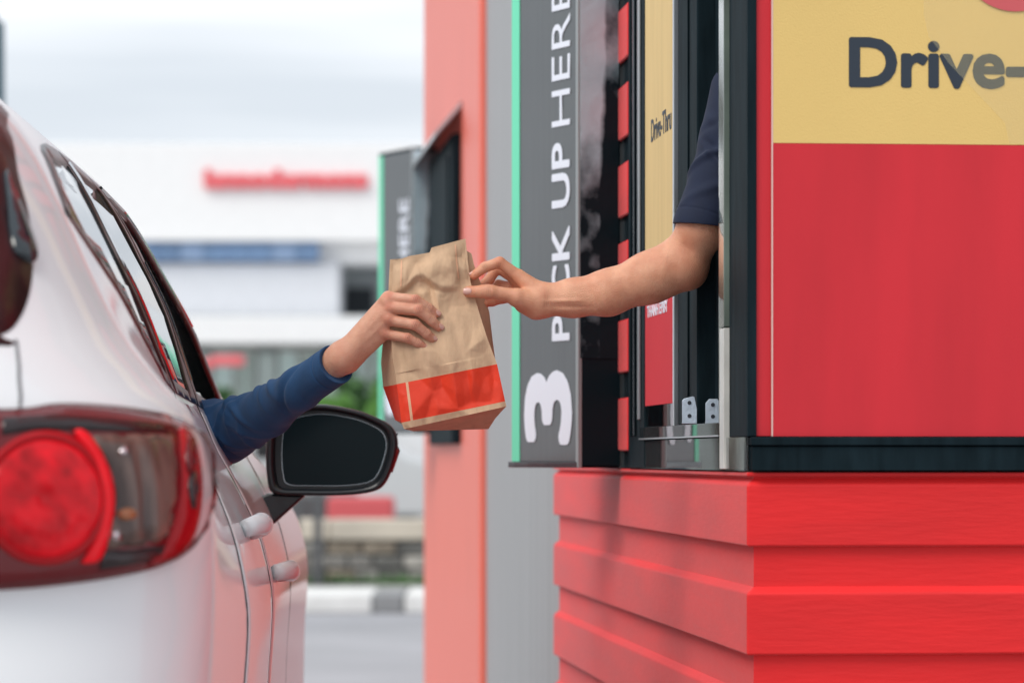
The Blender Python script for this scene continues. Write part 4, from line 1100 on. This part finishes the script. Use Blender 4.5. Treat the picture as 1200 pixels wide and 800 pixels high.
def sst(a, b, x): t = min(1, max(0, (x - a) / (b - a))); return t * t * (3 - 2 * t)
def front(u, v):
    l, r = itp(FL, v), itp(FR, v); p = l + (r - l) * u
    T = itp(TK, v); e = min(1, min(u, 1 - u) / .06)
    y = p[1]
    if v < .1:                                             # notched mouth: left half sits lower
        y += (1 - v / .1) * (6.5 * (1 - sst(.50, .53, u)) - 8 * max(0, .45 - abs(u - .22)) * (1 - sst(.50, .53, u)))
    vc = .245 - .085 * math.exp(-((u - .36) / .17) ** 2) + .03 * u
    fold = -13.0 * (1 - sst(vc - .035, vc + .025, v)) * sst(.02, .16, v) * (math.sin(min(1, u * 1.15) * math.pi) ** .6 if u > 0 else 0)
    ridge = -7.5 * math.exp(-((u - .40 - (v - .25) * .5) / .07) ** 2) * sst(.22, .27, v) * (1 - sst(.27, .48, v))
    ridge += -5.0 * math.exp(-((u - .62 + (v - .25) * .9) / .10) ** 2) * sst(.2, .3, v) * (1 - sst(.3, .6, v))
    belly = -9 * math.sin(math.pi * u) * sst(.3, .7, v) * (1 - .55 * sst(.85, 1, v))
    cr_ = facet(u, v) * (9.0 if v > .7 else 6.5) * e * sst(0, .1, v)
    pinch = 3.5 * math.exp(-((u - .93) / .12) ** 2 - ((v - .25) / .06) ** 2)
    o_ = -T * .4 + fold + ridge + belly + cr_ + pinch
    return P(p[0], y, 5.5 + o_ / 1000)
def back(u, v):
    l, r = itp(BL, v), itp(BR, v); p = l + (r - l) * u
    return P(p[0], p[1], 5.5 + (itp(TK, v) * .6 + 6 * math.sin(math.pi * u) * sst(.3, .7, v) + facet(1 - u, v) * 2) / 1000)
NU, NB, NG, NV = 80, 24, 8, 150
def gus(u, v, side):
    a = front(1.0 if side else 0.0, v); b = back(1.0 if side else 0.0, v); p = a.lerp(b, u)
    inn = (.014 * (1 - v) + .003) * (1 - abs(2 * u - 1))
    p.x += -inn if side else inn * .4
    p.x += facet(u * .5, v) * .001 * math.sin(math.pi * u)
    return p
V = []; mats = []
vs = sorted(set(list(np.round(np.linspace(0, 1, NV), 4)) + [.76, .965]))
loop = [('f', i / NU) for i in range(NU)] + [('r', i / NG) for i in range(NG)] + [('b', 1 - i / NB) for i in range(NB)] + [('l', 1 - i / NG) for i in range(NG)]
for v in vs:
    for k_, u in loop:
        V.append(tuple(front(u, v) if k_ == 'f' else back(u, v) if k_ == 'b' else gus(u, v, 1) if k_ == 'r' else gus(u, v, 0)))
LN = len(loop); Fc = []; mi = []
for a in range(len(vs) - 1):
    vm = (vs[a] + vs[a+1]) / 2
    for i in range(LN):
        j = (i + 1) % LN; Fc.append((a*LN+i, (a+1)*LN+i, (a+1)*LN+j, a*LN+j))
        k_, u = loop[i]
        red = .76 < vm < .965
        if red and k_ == 'f' and .085 < u < .11: mi.append(2)
        else: mi.append(1 if red else 0)
# base
nb = len(V); b0 = (len(vs) - 1) * LN
ctr = len(V); V.append(tuple((front(.5, 1) + back(.5, 1)) / 2))
for i in range(LN): Fc.append((b0 + i, ctr, b0 + (i + 1) % LN)); mi.append(0)
o = mesh('bag_paper', V, Fc, [M['kraft'], M['kraftred'], M['kraftpale']], bagE, False, bagE.location)
o.data.polygons.foreach_set('material_index', mi)
o.data.polygons.foreach_set('use_smooth', [True] * len(mi))
md = o.modifiers.new('thick', 'SOLIDIFY'); md.thickness = .0005
es = o.modifiers.new('creases', 'EDGE_SPLIT'); es.split_angle = math.radians(32)
# glued seam flap down the left front and folded strip along the base
def fr_strip(name, u0, u1, v0, v1, off, m_, nseg=40, n2=4):
    V = []; Fc = []
    for i in range(nseg + 1):
        for j in range(n2 + 1):
            v = v0 + (v1 - v0) * (i / nseg if nseg >= n2 else 0); u = u0 + (u1 - u0) * j / n2
            p = front(u, v); p.y -= off; V.append(tuple(p))
    for i in range(nseg):
        for j in range(n2): q = i * (n2 + 1) + j; Fc.append((q, q + 1, q + n2 + 2, q + n2 + 1))
    return mesh(name, V, Fc, m_, bagE, True, bagE.location)
fr_strip('seam_flap', .105, .125, .015, .2, .0009, M['kraftpale'])
fr_strip('seam_flap', .845, .865, .02, .21, .0011, M['kraftpale'])
fr_strip('seam_flap', .955, .965, .02, .22, .0011, M['kraft'])

# ------------------------------------------------------------------ driver: hand and sleeve reaching from the car
drv = empty('person', (P(262, 505, 5.85).x - .45, 5.82, .5), label='driver in a blue long sleeve reaching from the white car to the bag', cat='person')
DO = np.array(drv.location)
def chain(pts, rs, f=1.0): return [C(pts[i], pts[i+1], rs[i] * mmr, rs[i+1] * mmr, f) for i in range(len(pts) - 1)]
ix = [H(455, 348.5, -19), H(487, 351.5, -35), H(502.5, 361, -30), H(511, 367.5, -25)]
mi_ = [H(456, 360.5, -25), H(490.5, 363.5, -40), H(506, 376, -34), H(514, 383, -28)]
ri = [H(455, 374.5, -23), H(487, 380.5, -38), H(500, 391, -33), H(506.5, 396.5, -28)]
li = [H(451, 391, -15), H(478, 396, -34), H(490, 402, -31), H(497, 406, -27)]
EL = tuple(P(264, 508, 5.86)); WR = H(399, 420, 0); SH = (EL[0] - .26, EL[1] - .12, 1.19)
palm = [C(H(404, 411, -2), ix[0], .0155, .0102), C(H(403, 415, -7), mi_[0], .0165, .0104), C(H(406, 420, -6), ri[0], .0160, .0100), C(H(411, 424, 0), li[0], .0140, .0095),
        C(H(415, 405, 12), H(440, 372, 16), .017, .013), C(H(418, 415, 6), H(446, 385, 8), .015, .012)]
arm = [C(WR, H(372, 441, 40), .0255, .028, .95), C(H(372, 441, 40), H(325, 474, 170), .026, .027, .95), C(H(325, 474, 170), EL, .027, .027)]
Vh, Qh = sdf_mesh([(.010, 0, arm), (.0075, .016, palm),
    (.003, .0042, chain(ix, [9.4, 8.5, 7.7, 6.9])), (.003, .0038, chain(mi_, [9.6, 8.9, 8.1, 7.3])), (.003, .0038, chain(ri, [9.4, 8.6, 7.8, 7.0])), (.003, .0038, chain(li, [8.8, 7.7, 7.0, 6.3])),
    (.003, .006, [C(H(452, 352, -24), H(453, 353, -25), .0085), C(H(454, 372, -27), H(455, 373, -28), .0082), C(H(450, 389, -21), H(451, 390, -21), .0078)]),
    (.005, .008, chain([H(425, 398, 18), H(448, 372, 34), H(470, 362, 42), H(490, 356, 42)], [15, 12.5, 10.5, 9]))], .00125)
Vh = relax(Vh, Qh, 2, .4); Nh = vnormals(Vh, Qh)
creA = []
for f_, r in ((ix, 8.5), (mi_, 8.9), (ri, 8.6), (li, 7.7)):
    a, b, c, d = [np.array(q) for q in f_]; creA.append((b + np.array([0, -r * mmr, 0.002]), c - a, .0065, 1.0)); creA.append((c + np.array([0, -r * mmr * .8, .003]), d - b, .005, .8))
redA = [(np.array(f_[0]) + (0, -.009, .002), .011, .75) for f_ in (ix, mi_, ri, li)] + [(np.array(f_[1]) + (0, -.008, .003), .008, .7) for f_ in (ix, mi_, ri, li)] + [(f_[3], .010, .75) for f_ in (ix, mi_, ri, li)] + [(f_[2], .008, .35) for f_ in (ix, mi_, ri, li)]
Vh = crease_disp(Vh, Nh, creA, .0005)
# tendons fan out over the back of the hand
for f_, s0 in ((ix, (404, 411)), (mi_, (403, 415)), (ri, (406, 420)), (li, (411, 424))):
    a = np.array(H(*s0, -14)); b = np.array(f_[0]); d = b - a; L2 = d @ d; t = ((Vh - a) @ d) / L2
    pr_ = a + np.clip(t, 0, 1)[:, None] * d; dd = Vh - pr_; dd[:, 1] *= .25; rr = np.sqrt((dd * dd).sum(1))
    Vh += Nh * (.0011 * np.exp(-(rr / .003) ** 2) * np.clip(1 - abs(t - .68) / .34, 0, 1) * (Nh[:, 1] < -.1))[:, None]
# coarse rest of the body: torso, neck and head stay inside the cabin
T0_ = np.array([SH[0] - .17, SH[1] + .0, 0]); hx, hy = T0_[0], T0_[1]
headp = [(.03, 0, [C((hx, hy + .02, 1.47), (hx, hy + .005, 1.50), .082, .080), C((hx, hy + .055, 1.41), (hx, hy + .065, 1.425), .052, .050), C((hx, hy, 1.24), (hx, hy + .02, 1.42), .060, .056)]),
         (.005, .012, [C((hx, hy + .108, 1.465), (hx, hy + .128, 1.435), .008, .013)]),
         (.004, .008, [C((hx + .083, hy + .01, 1.46), (hx + .085, hy + .005, 1.43), .012, .008, .5)]), (.004, .008, [C((hx - .083, hy + .01, 1.46), (hx - .085, hy + .005, 1.43), .012, .008, .5)]),
         (.02, .04, [C((hx, hy, .80), (hx, hy, 1.12), .13, .14, .7), C((hx - .14, hy, 1.17), (hx + .14, hy, 1.17), .06, .06)]),
         (.02, .03, [C(SH, EL, .038, .027)])]
Vb, Qb = sdf_mesh(headp, .007)
Vall = np.concatenate([Vh, Vb]); Qall = np.concatenate([Qh, Qb + len(Vh)])
A = tint_attr(Vall, redA, creA)
bodyA = fast_mesh('body', Vall, Qall, M['skinA'], drv, DO, A)
for f_, L, W in ((ix, .0105, .0095), (mi_, .011, .0100), (ri, .0105, .0092), (li, .009, .0078)):
    nail(bodyA, DO, f_[3], f_[2], Vector((.35, -.80, .55)), L, W, back=.0005, lift=.0012)
# hair and eyes inside the car
def face(par, sub, hx, hy, hz, yf, skin):
    Vx, Qx = sdf_mesh([(.02, 0, [C((hx, hy - yf * .002, hz + .03), (hx, hy - yf * .02, hz + .022), .086, .086), C((hx, hy - yf * .045, hz - .02), (hx, hy - yf * .03, hz - .05), .055, .045)])], .006)
    keep = ~(((Vx[:, 1] - hy) * yf > .052) & (Vx[:, 2] < hz + .062)); ok = keep[Qx].all(1); fast_mesh('hair', Vx, Qx[ok], M['hair'], par, sub)
    for sx in (-.032, .032):
        e = MB(); e.tube([(hx + sx - .012, hy + yf * .094, hz - .004), (hx + sx, hy + yf * .100, hz - .002), (hx + sx + .012, hy + yf * .094, hz - .004)], [.003, .007, .003], 8); e.build('eye', M['lampblack'], par, True, sub=sub)
    e = MB(); e.tube([(hx - .022, hy + yf * .108, hz - .072), (hx, hy + yf * .114, hz - .070), (hx + .022, hy + yf * .108, hz - .072)], [.003, .006, .003], 8); e.build('mouth', mat('lips', (.42, .13, .11), .5), par, True, sub=sub)
face(bodyA, DO, hx, hy + .02, 1.475, 1, None)

def sleeve_disp(V, N, a, b, folds, amp=1.0):
    a, b = np.array(a), np.array(b); d = b - a; L = np.linalg.norm(d); d = d / L; r = V - a; t = r @ d
    s1_ = np.cross(d, [0, 1, 0]); s1_ /= np.linalg.norm(s1_); s2_ = np.cross(d, s1_); th = -np.arctan2(r @ s2_, r @ s1_)
    for t0, sl, w_, A_, th0, tw in folds:
        dth = (th - th0 + np.pi) % (2 * np.pi) - np.pi
        V = V + N * (amp * A_ * np.exp(-((t - t0 - sl * dth) / w_) ** 2) * np.exp(-(dth / tw) ** 2))[:, None]
    return V
CU = H(393, 427, 2)
slv = [C(CU, H(352, 455, 75), .0335, .0345, .95), C(H(352, 455, 75), H(315, 482, 190), .0345, .039), C(H(315, 482, 190), tuple(P(270, 504, 5.82)), .041, .050), C(tuple(P(270, 504, 5.82)), EL, .050, .051)]
up = [C(EL, SH, .046, .058)]
# flat cuff: clip the rounded end with a plane
Vs_, Qs_ = sdf_mesh([(.012, 0, slv), (.02, .018, up)], .0022)
Vs_ = relax(Vs_, Qs_, 3, .5); Ns_ = vnormals(Vs_, Qs_)
axd = np.array(H(352, 455, 75)) - np.array(CU); axd /= np.linalg.norm(axd); tt = (Vs_ - np.array(CU)) @ axd
def cuff(V, N, c, ax, rin, f=1.0):
    """flatten the rounded end into a hemmed opening"""
    c = np.array(c); t = (V - c) @ ax; r = V - c - t[:, None] * ax; rr = np.linalg.norm(r, axis=1)
    m = t < .0
    V = V.copy(); tgt = np.where(rr > rin * .90, np.maximum(t, -.0015), .005 * np.clip((rin * .9 - rr) / (rin * .25), 0, 1))
    V[m] += ((tgt - t)[m])[:, None] * ax
    return V
folds0 = [(.02 + .0, .004, .0025, .0012, -1.5, 2.0), (.055, -.018, .006, .0028, -1.2, 1.1), (.085, .020, .007, .0026, -1.9, 1.2), (.115, -.022, .007, .0030, -1.0, 1.0), (.150, .012, .006, .0040, -1.7, 1.3),
         (.166, .012, .005, .0036, -1.5, 1.2), (.185, .010, .006, .0050, -1.8, 1.3), (.203, .008, .005, .0050, -1.5, 1.2), (.222, .004, .006, .0050, -1.6, 1.4), (.13, .03, .012, .003, 2.6, 1.0), (.07, .03, .010, .003, .2, .8),
         (.158, -.01, .0035, -.0040, -1.6, 1.2), (.194, .010, .0035, -.0045, -1.6, 1.3), (.213, .005, .0035, -.0045, -1.6, 1.3)]
fr_ = random.Random(5)
folds = [(.016, .001, .0016, -.0012, -1.5, 3.0)]
for t0, n_ in ((.10, 1), (.15, 1), (.21, 2), (.26, 2), (.30, 2), (.33, 3), (.36, 3), (.39, 3)):
    for _ in range(n_):
        folds.append((t0 + fr_.uniform(-.02, .02), fr_.choice([-1, 1]) * fr_.uniform(.02, .055), fr_.uniform(.006, .011), fr_.choice([1, 1, -1]) * fr_.uniform(.003, .0062), -fr_.uniform(.4, 2.6), fr_.uniform(.5, .95)))
Vs_ = sleeve_disp(Vs_, Ns_, CU, EL, folds, 1.35)
Vs_ = cuff(Vs_, Ns_, CU, axd, .0335)
Vt, Qt = sdf_mesh([(.03, 0, [C((hx, hy, .62), (hx, hy, 1.12), .145, .155, .72), C((hx - .15, hy, 1.165), (hx + .15, hy, 1.165), .070, .070)]), (.02, .05, [C(SH, (SH[0] - .02, SH[1], SH[2] - .03), .068, .075)]),
    (.02, .05, [C((2*hx - SH[0], hy + .02, 1.16), (2*hx - SH[0] - .03, hy + .22, .95), .062, .05), C((2*hx - SH[0] - .03, hy + .22, .95), (hx - .1, hy + .45, 1.05), .05, .04)]),
    (.02, .06, [C((hx - .1, hy + .02, .60), (hx - .12, hy + .45, .60), .085, .07), C((hx + .1, hy + .02, .60), (hx + .12, hy + .45, .60), .085, .07)])], .008)
shA = fast_mesh('blue_sleeve', np.concatenate([Vs_, Vt]), np.concatenate([Qs_, Qt + len(Vs_)]), M['blue_shirt'], drv, DO)
shA['label'] = 'blue knit long sleeve with creases at the elbow'

# ------------------------------------------------------------------ server: bare forearm and navy sleeve from the window
srv = empty('person', (.55, 5.62, 0), label='server in a navy short sleeved shirt reaching out of the window', cat='person')
SO = np.array(srv.location)
thm = [H(628, 352, -8), H(606, 347.5, -17), H(573, 341.5, -21), H(549, 341.8, -17)]
idx_ = [H(608, 324, 4), H(585.5, 307.5, -3), H(568.5, 313, -5), H(555.5, 322.5, -5)]
mid_ = [H(606, 328, 20), H(583, 313, 26), H(573, 328, 26), H(562, 336, 22)]
rin_ = [H(606, 338, 30), H(584, 334, 42), H(574, 346, 36), H(566, 350, 26)]
lit_ = [H(604, 348, 32), H(588, 350, 40), H(577, 353.5, 30), H(570, 355, 24)]
WB = H(643, 351.5, 0); EB = tuple(P(806, 314, 5.47)); UB = tuple(P(822, 268, 5.46)); SB_ = tuple(P(868, 120, 5.50))
palmB = [C(H(634, 346, 2), idx_[0], .019, .0115), C(H(636, 352, 8), mid_[0], .018, .0115), C(H(636, 356, 12), rin_[0], .018, .0110), C(H(632, 360, 12), lit_[0], .0165, .0105),
         C(H(630, 361, -4), H(606, 350, -12), .0160, .0135), C(H(626, 365, 2), H(612, 358, 0), .0125, .0115)]
armB = [C(WB, H(672, 349, 0), .0255, .0285, .80), C(H(672, 349, 0), H(712, 343, -6), .0285, .0350, .85), C(H(712, 343, -6), H(762, 325, -14), .0340, .0390, .9), C(H(762, 325, -14), H(793, 312, -20), .0390, .0405, .9),
        C(H(793, 312, -20), EB, .0385, .0275), C(EB, H(810, 320, -12), .0225, .0225)]
armU = [C(tuple(P(808, 298, 5.47)), UB, .0290, .0380), C(UB, tuple(P(848, 215, 5.48)), .0360, .030), C(tuple(P(848, 200, 5.48)), SB_, .034, .036)]
groupsB = [(.018, 0, armB), (.02, .026, armU), (.008, .016, palmB), (.004, .009, chain(thm, [15.5, 12.3, 10.2, 9.2])), (.003, .0045, chain(idx_, [10, 9.0, 8.3, 7.4])),
    (.003, .0035, chain(mid_, [10, 9, 8.2, 7.4])), (.003, .0035, chain(rin_, [9.6, 8.6, 8, 7.2])), (.003, .0035, chain(lit_, [9, 7.9, 7.4, 6.8])),
    (.003, .006, [C(H(566, 341.5, -22), H(576, 342, -22), .0098)])]
Vg, Qg = sdf_mesh(groupsB, .00145)
Vg = relax(Vg, Qg, 2, .4); Ng = vnormals(Vg, Qg)
creB = []
a, b, c, d = [np.array(q) for q in thm]; creB += [(c + np.array([0, -.010, .002]), d - b, .007, .45)]
a, b, c, d = [np.array(q) for q in idx_]; creB += [(b + np.array([-.002, -.008, -.004]), c - a, .005, .5), (c + np.array([0, -.008, 0]), d - b, .005, .45)]
creB += [(np.array(H(641, 352, -20)), np.array([1, 0, -.12]), .014, .28), (np.array(H(602, 335, -6)), np.array([1, 0, 1.2]), .010, .35)]
redB = [(thm[3], .012, .8), (thm[2], .010, .3), (idx_[1], .012, .8), (idx_[3], .010, .9), (idx_[0], .012, .4), (lit_[3], .012, .8), (H(612, 366, -4), .02, .35), (tuple(P(822, 330, 5.45)), .022, .5), (H(603, 346, -16), .012, .25)]
Vg = crease_disp(Vg, Ng, creB, .0006)
# wrist tendons and the long muscle line of the forearm
def ridge_line(V, N, a, b, w_, A_):
    a, b = np.array(a), np.array(b); d = b - a; t = ((V - a) @ d) / (d @ d); q = a + np.clip(t, 0, 1)[:, None] * d; dd = V - q; dd[:, 1] *= .2
    return V + N * (A_ * np.exp(-(dd * dd).sum(1) / (w_ * w_)) * np.clip(np.sin(np.clip(t, 0, 1) * np.pi), 0, 1) * (N[:, 1] < -.05))[:, None]
Vg = ridge_line(Vg, Ng, H(632, 353, -18), H(690, 352, -25), .0030, .0016)
Vg = ridge_line(Vg, Ng, H(634, 359, -18), H(700, 360, -22), .0035, -.0014)
Vg = ridge_line(Vg, Ng, H(655, 338, -20), H(740, 322, -30), .006, .0012)
Vg = ridge_line(Vg, Ng, tuple(P(800, 283, 5.43)), tuple(P(812, 300, 5.43)), .005, -.0016)
sx_, sy_ = SB_[0] + .19, SB_[1] + .06; sz_ = SB_[2]
tb = [(.03, 0, [C((sx_, sy_, sz_ + .26), (sx_, sy_ + .01, sz_ + .29), .082, .08), C((sx_ - .04, sy_, sz_ + .20), (sx_ - .05, sy_, sz_ + .215), .055, .05), C((sx_, sy_, sz_ + .02), (sx_, sy_, sz_ + .2), .060, .056)]),
      (.005, .012, [C((sx_ - .095, sy_, sz_ + .25), (sx_ - .115, sy_, sz_ + .225), .008, .013)]),
      (.02, .04, [C((sx_, sy_, sz_ - .50), (sx_, sy_, sz_ - .05), .13, .14, .9), C((sx_, sy_ - .14, sz_ - .01), (sx_, sy_ + .16, sz_ - .01), .055, .055)]),
      (.02, .03, [C(SB_, (sx_, sy_ - .1, sz_ - .01), .036, .045)])]
Vc, Qc = sdf_mesh(tb, .008)
Vall = np.concatenate([Vg, Vc]); Qall = np.concatenate([Qg, Qc + len(Vg)])
bodyB = fast_mesh('body', Vall, Qall, M['skinB'], srv, SO, tint_attr(Vall, redB, creB))
nail(bodyB, SO, thm[3], thm[2], Vector((-.15, -.98, .10)), .0135, .0118, back=.001, lift=.0022)
nail(bodyB, SO, idx_[3], idx_[2], Vector((-.55, -.1, .6)), .010, .0095, back=.0008, lift=.0014)
Vx, Qx = sdf_mesh([(.02, 0, [C((sx_ + .005, sy_, sz_ + .295), (sx_ + .022, sy_, sz_ + .285), .086, .086), C((sx_ + .045, sy_, sz_ + .24), (sx_ + .03, sy_, sz_ + .20), .055, .045)])], .007)
ok = ~((Vx[:, 0] - sx_ < -.052) & (Vx[:, 2] < sz_ + .325)); fast_mesh('hair', Vx, Qx[ok[Qx].all(1)], M['hair'], bodyB, SO)
HB = tuple(P(818, 262, 5.455))
slB = [C(tuple(P(823, 264, 5.455)), tuple(P(841, 210, 5.47)), .0470, .0440), C(tuple(P(842, 210, 5.47)), tuple(P(853, 165, 5.48)), .0440, .0455), C(tuple(P(853, 165, 5.48)), tuple(P(872, 110, 5.50)), .045, .056)]
Vp, Qp = sdf_mesh([(.012, 0, slB)], .0024); Vp = relax(Vp, Qp, 3, .5); Np_ = vnormals(Vp, Qp)
ca, cb = np.array(tuple(P(824.5, 264, 5.455))), np.array(tuple(P(842, 210, 5.47)))
Vp = sleeve_disp(Vp, Np_, ca, tuple(P(872, 110, 5.5)), [(.012, 0, .0012, -.0010, -1.5, 3), (.075, .03, .006, .0045, -2.0, 1.2), (.095, .025, .006, -.0035, -1.9, 1.2), (.11, -.03, .008, .005, -1.2, 1.2), (.05, -.03, .010, .0025, -1.4, 1.1), (.14, .02, .008, .0045, -1.8, 1.2), (.165, -.02, .008, -.003, -1.5, 1.2)], 1.3)
axd = (cb - ca) / np.linalg.norm(cb - ca); hem_ax = np.array([.10, 0, .99]); hem_ax /= np.linalg.norm(hem_ax)
Vp = cuff(Vp, Np_, ca, hem_ax, .0450)
Vq, Qq = sdf_mesh([(.03, 0, [C((sx_, sy_, sz_ - .62), (sx_, sy_, sz_ - .08), .150, .155, .95), C((sx_, sy_ - .15, sz_ - .03), (sx_, sy_ + .18, sz_ - .03), .068, .068)]), (.02, .05, [C((SB_[0] + .02, SB_[1], sz_ - .01), (sx_ - .03, sy_ - .1, sz_ - .03), .065, .075)])], .009)
shB = fast_mesh('navy_shirt', np.concatenate([Vp, Vq]), np.concatenate([Qp, Qq + len(Vp)]), M['navy_shirt'], srv, SO)
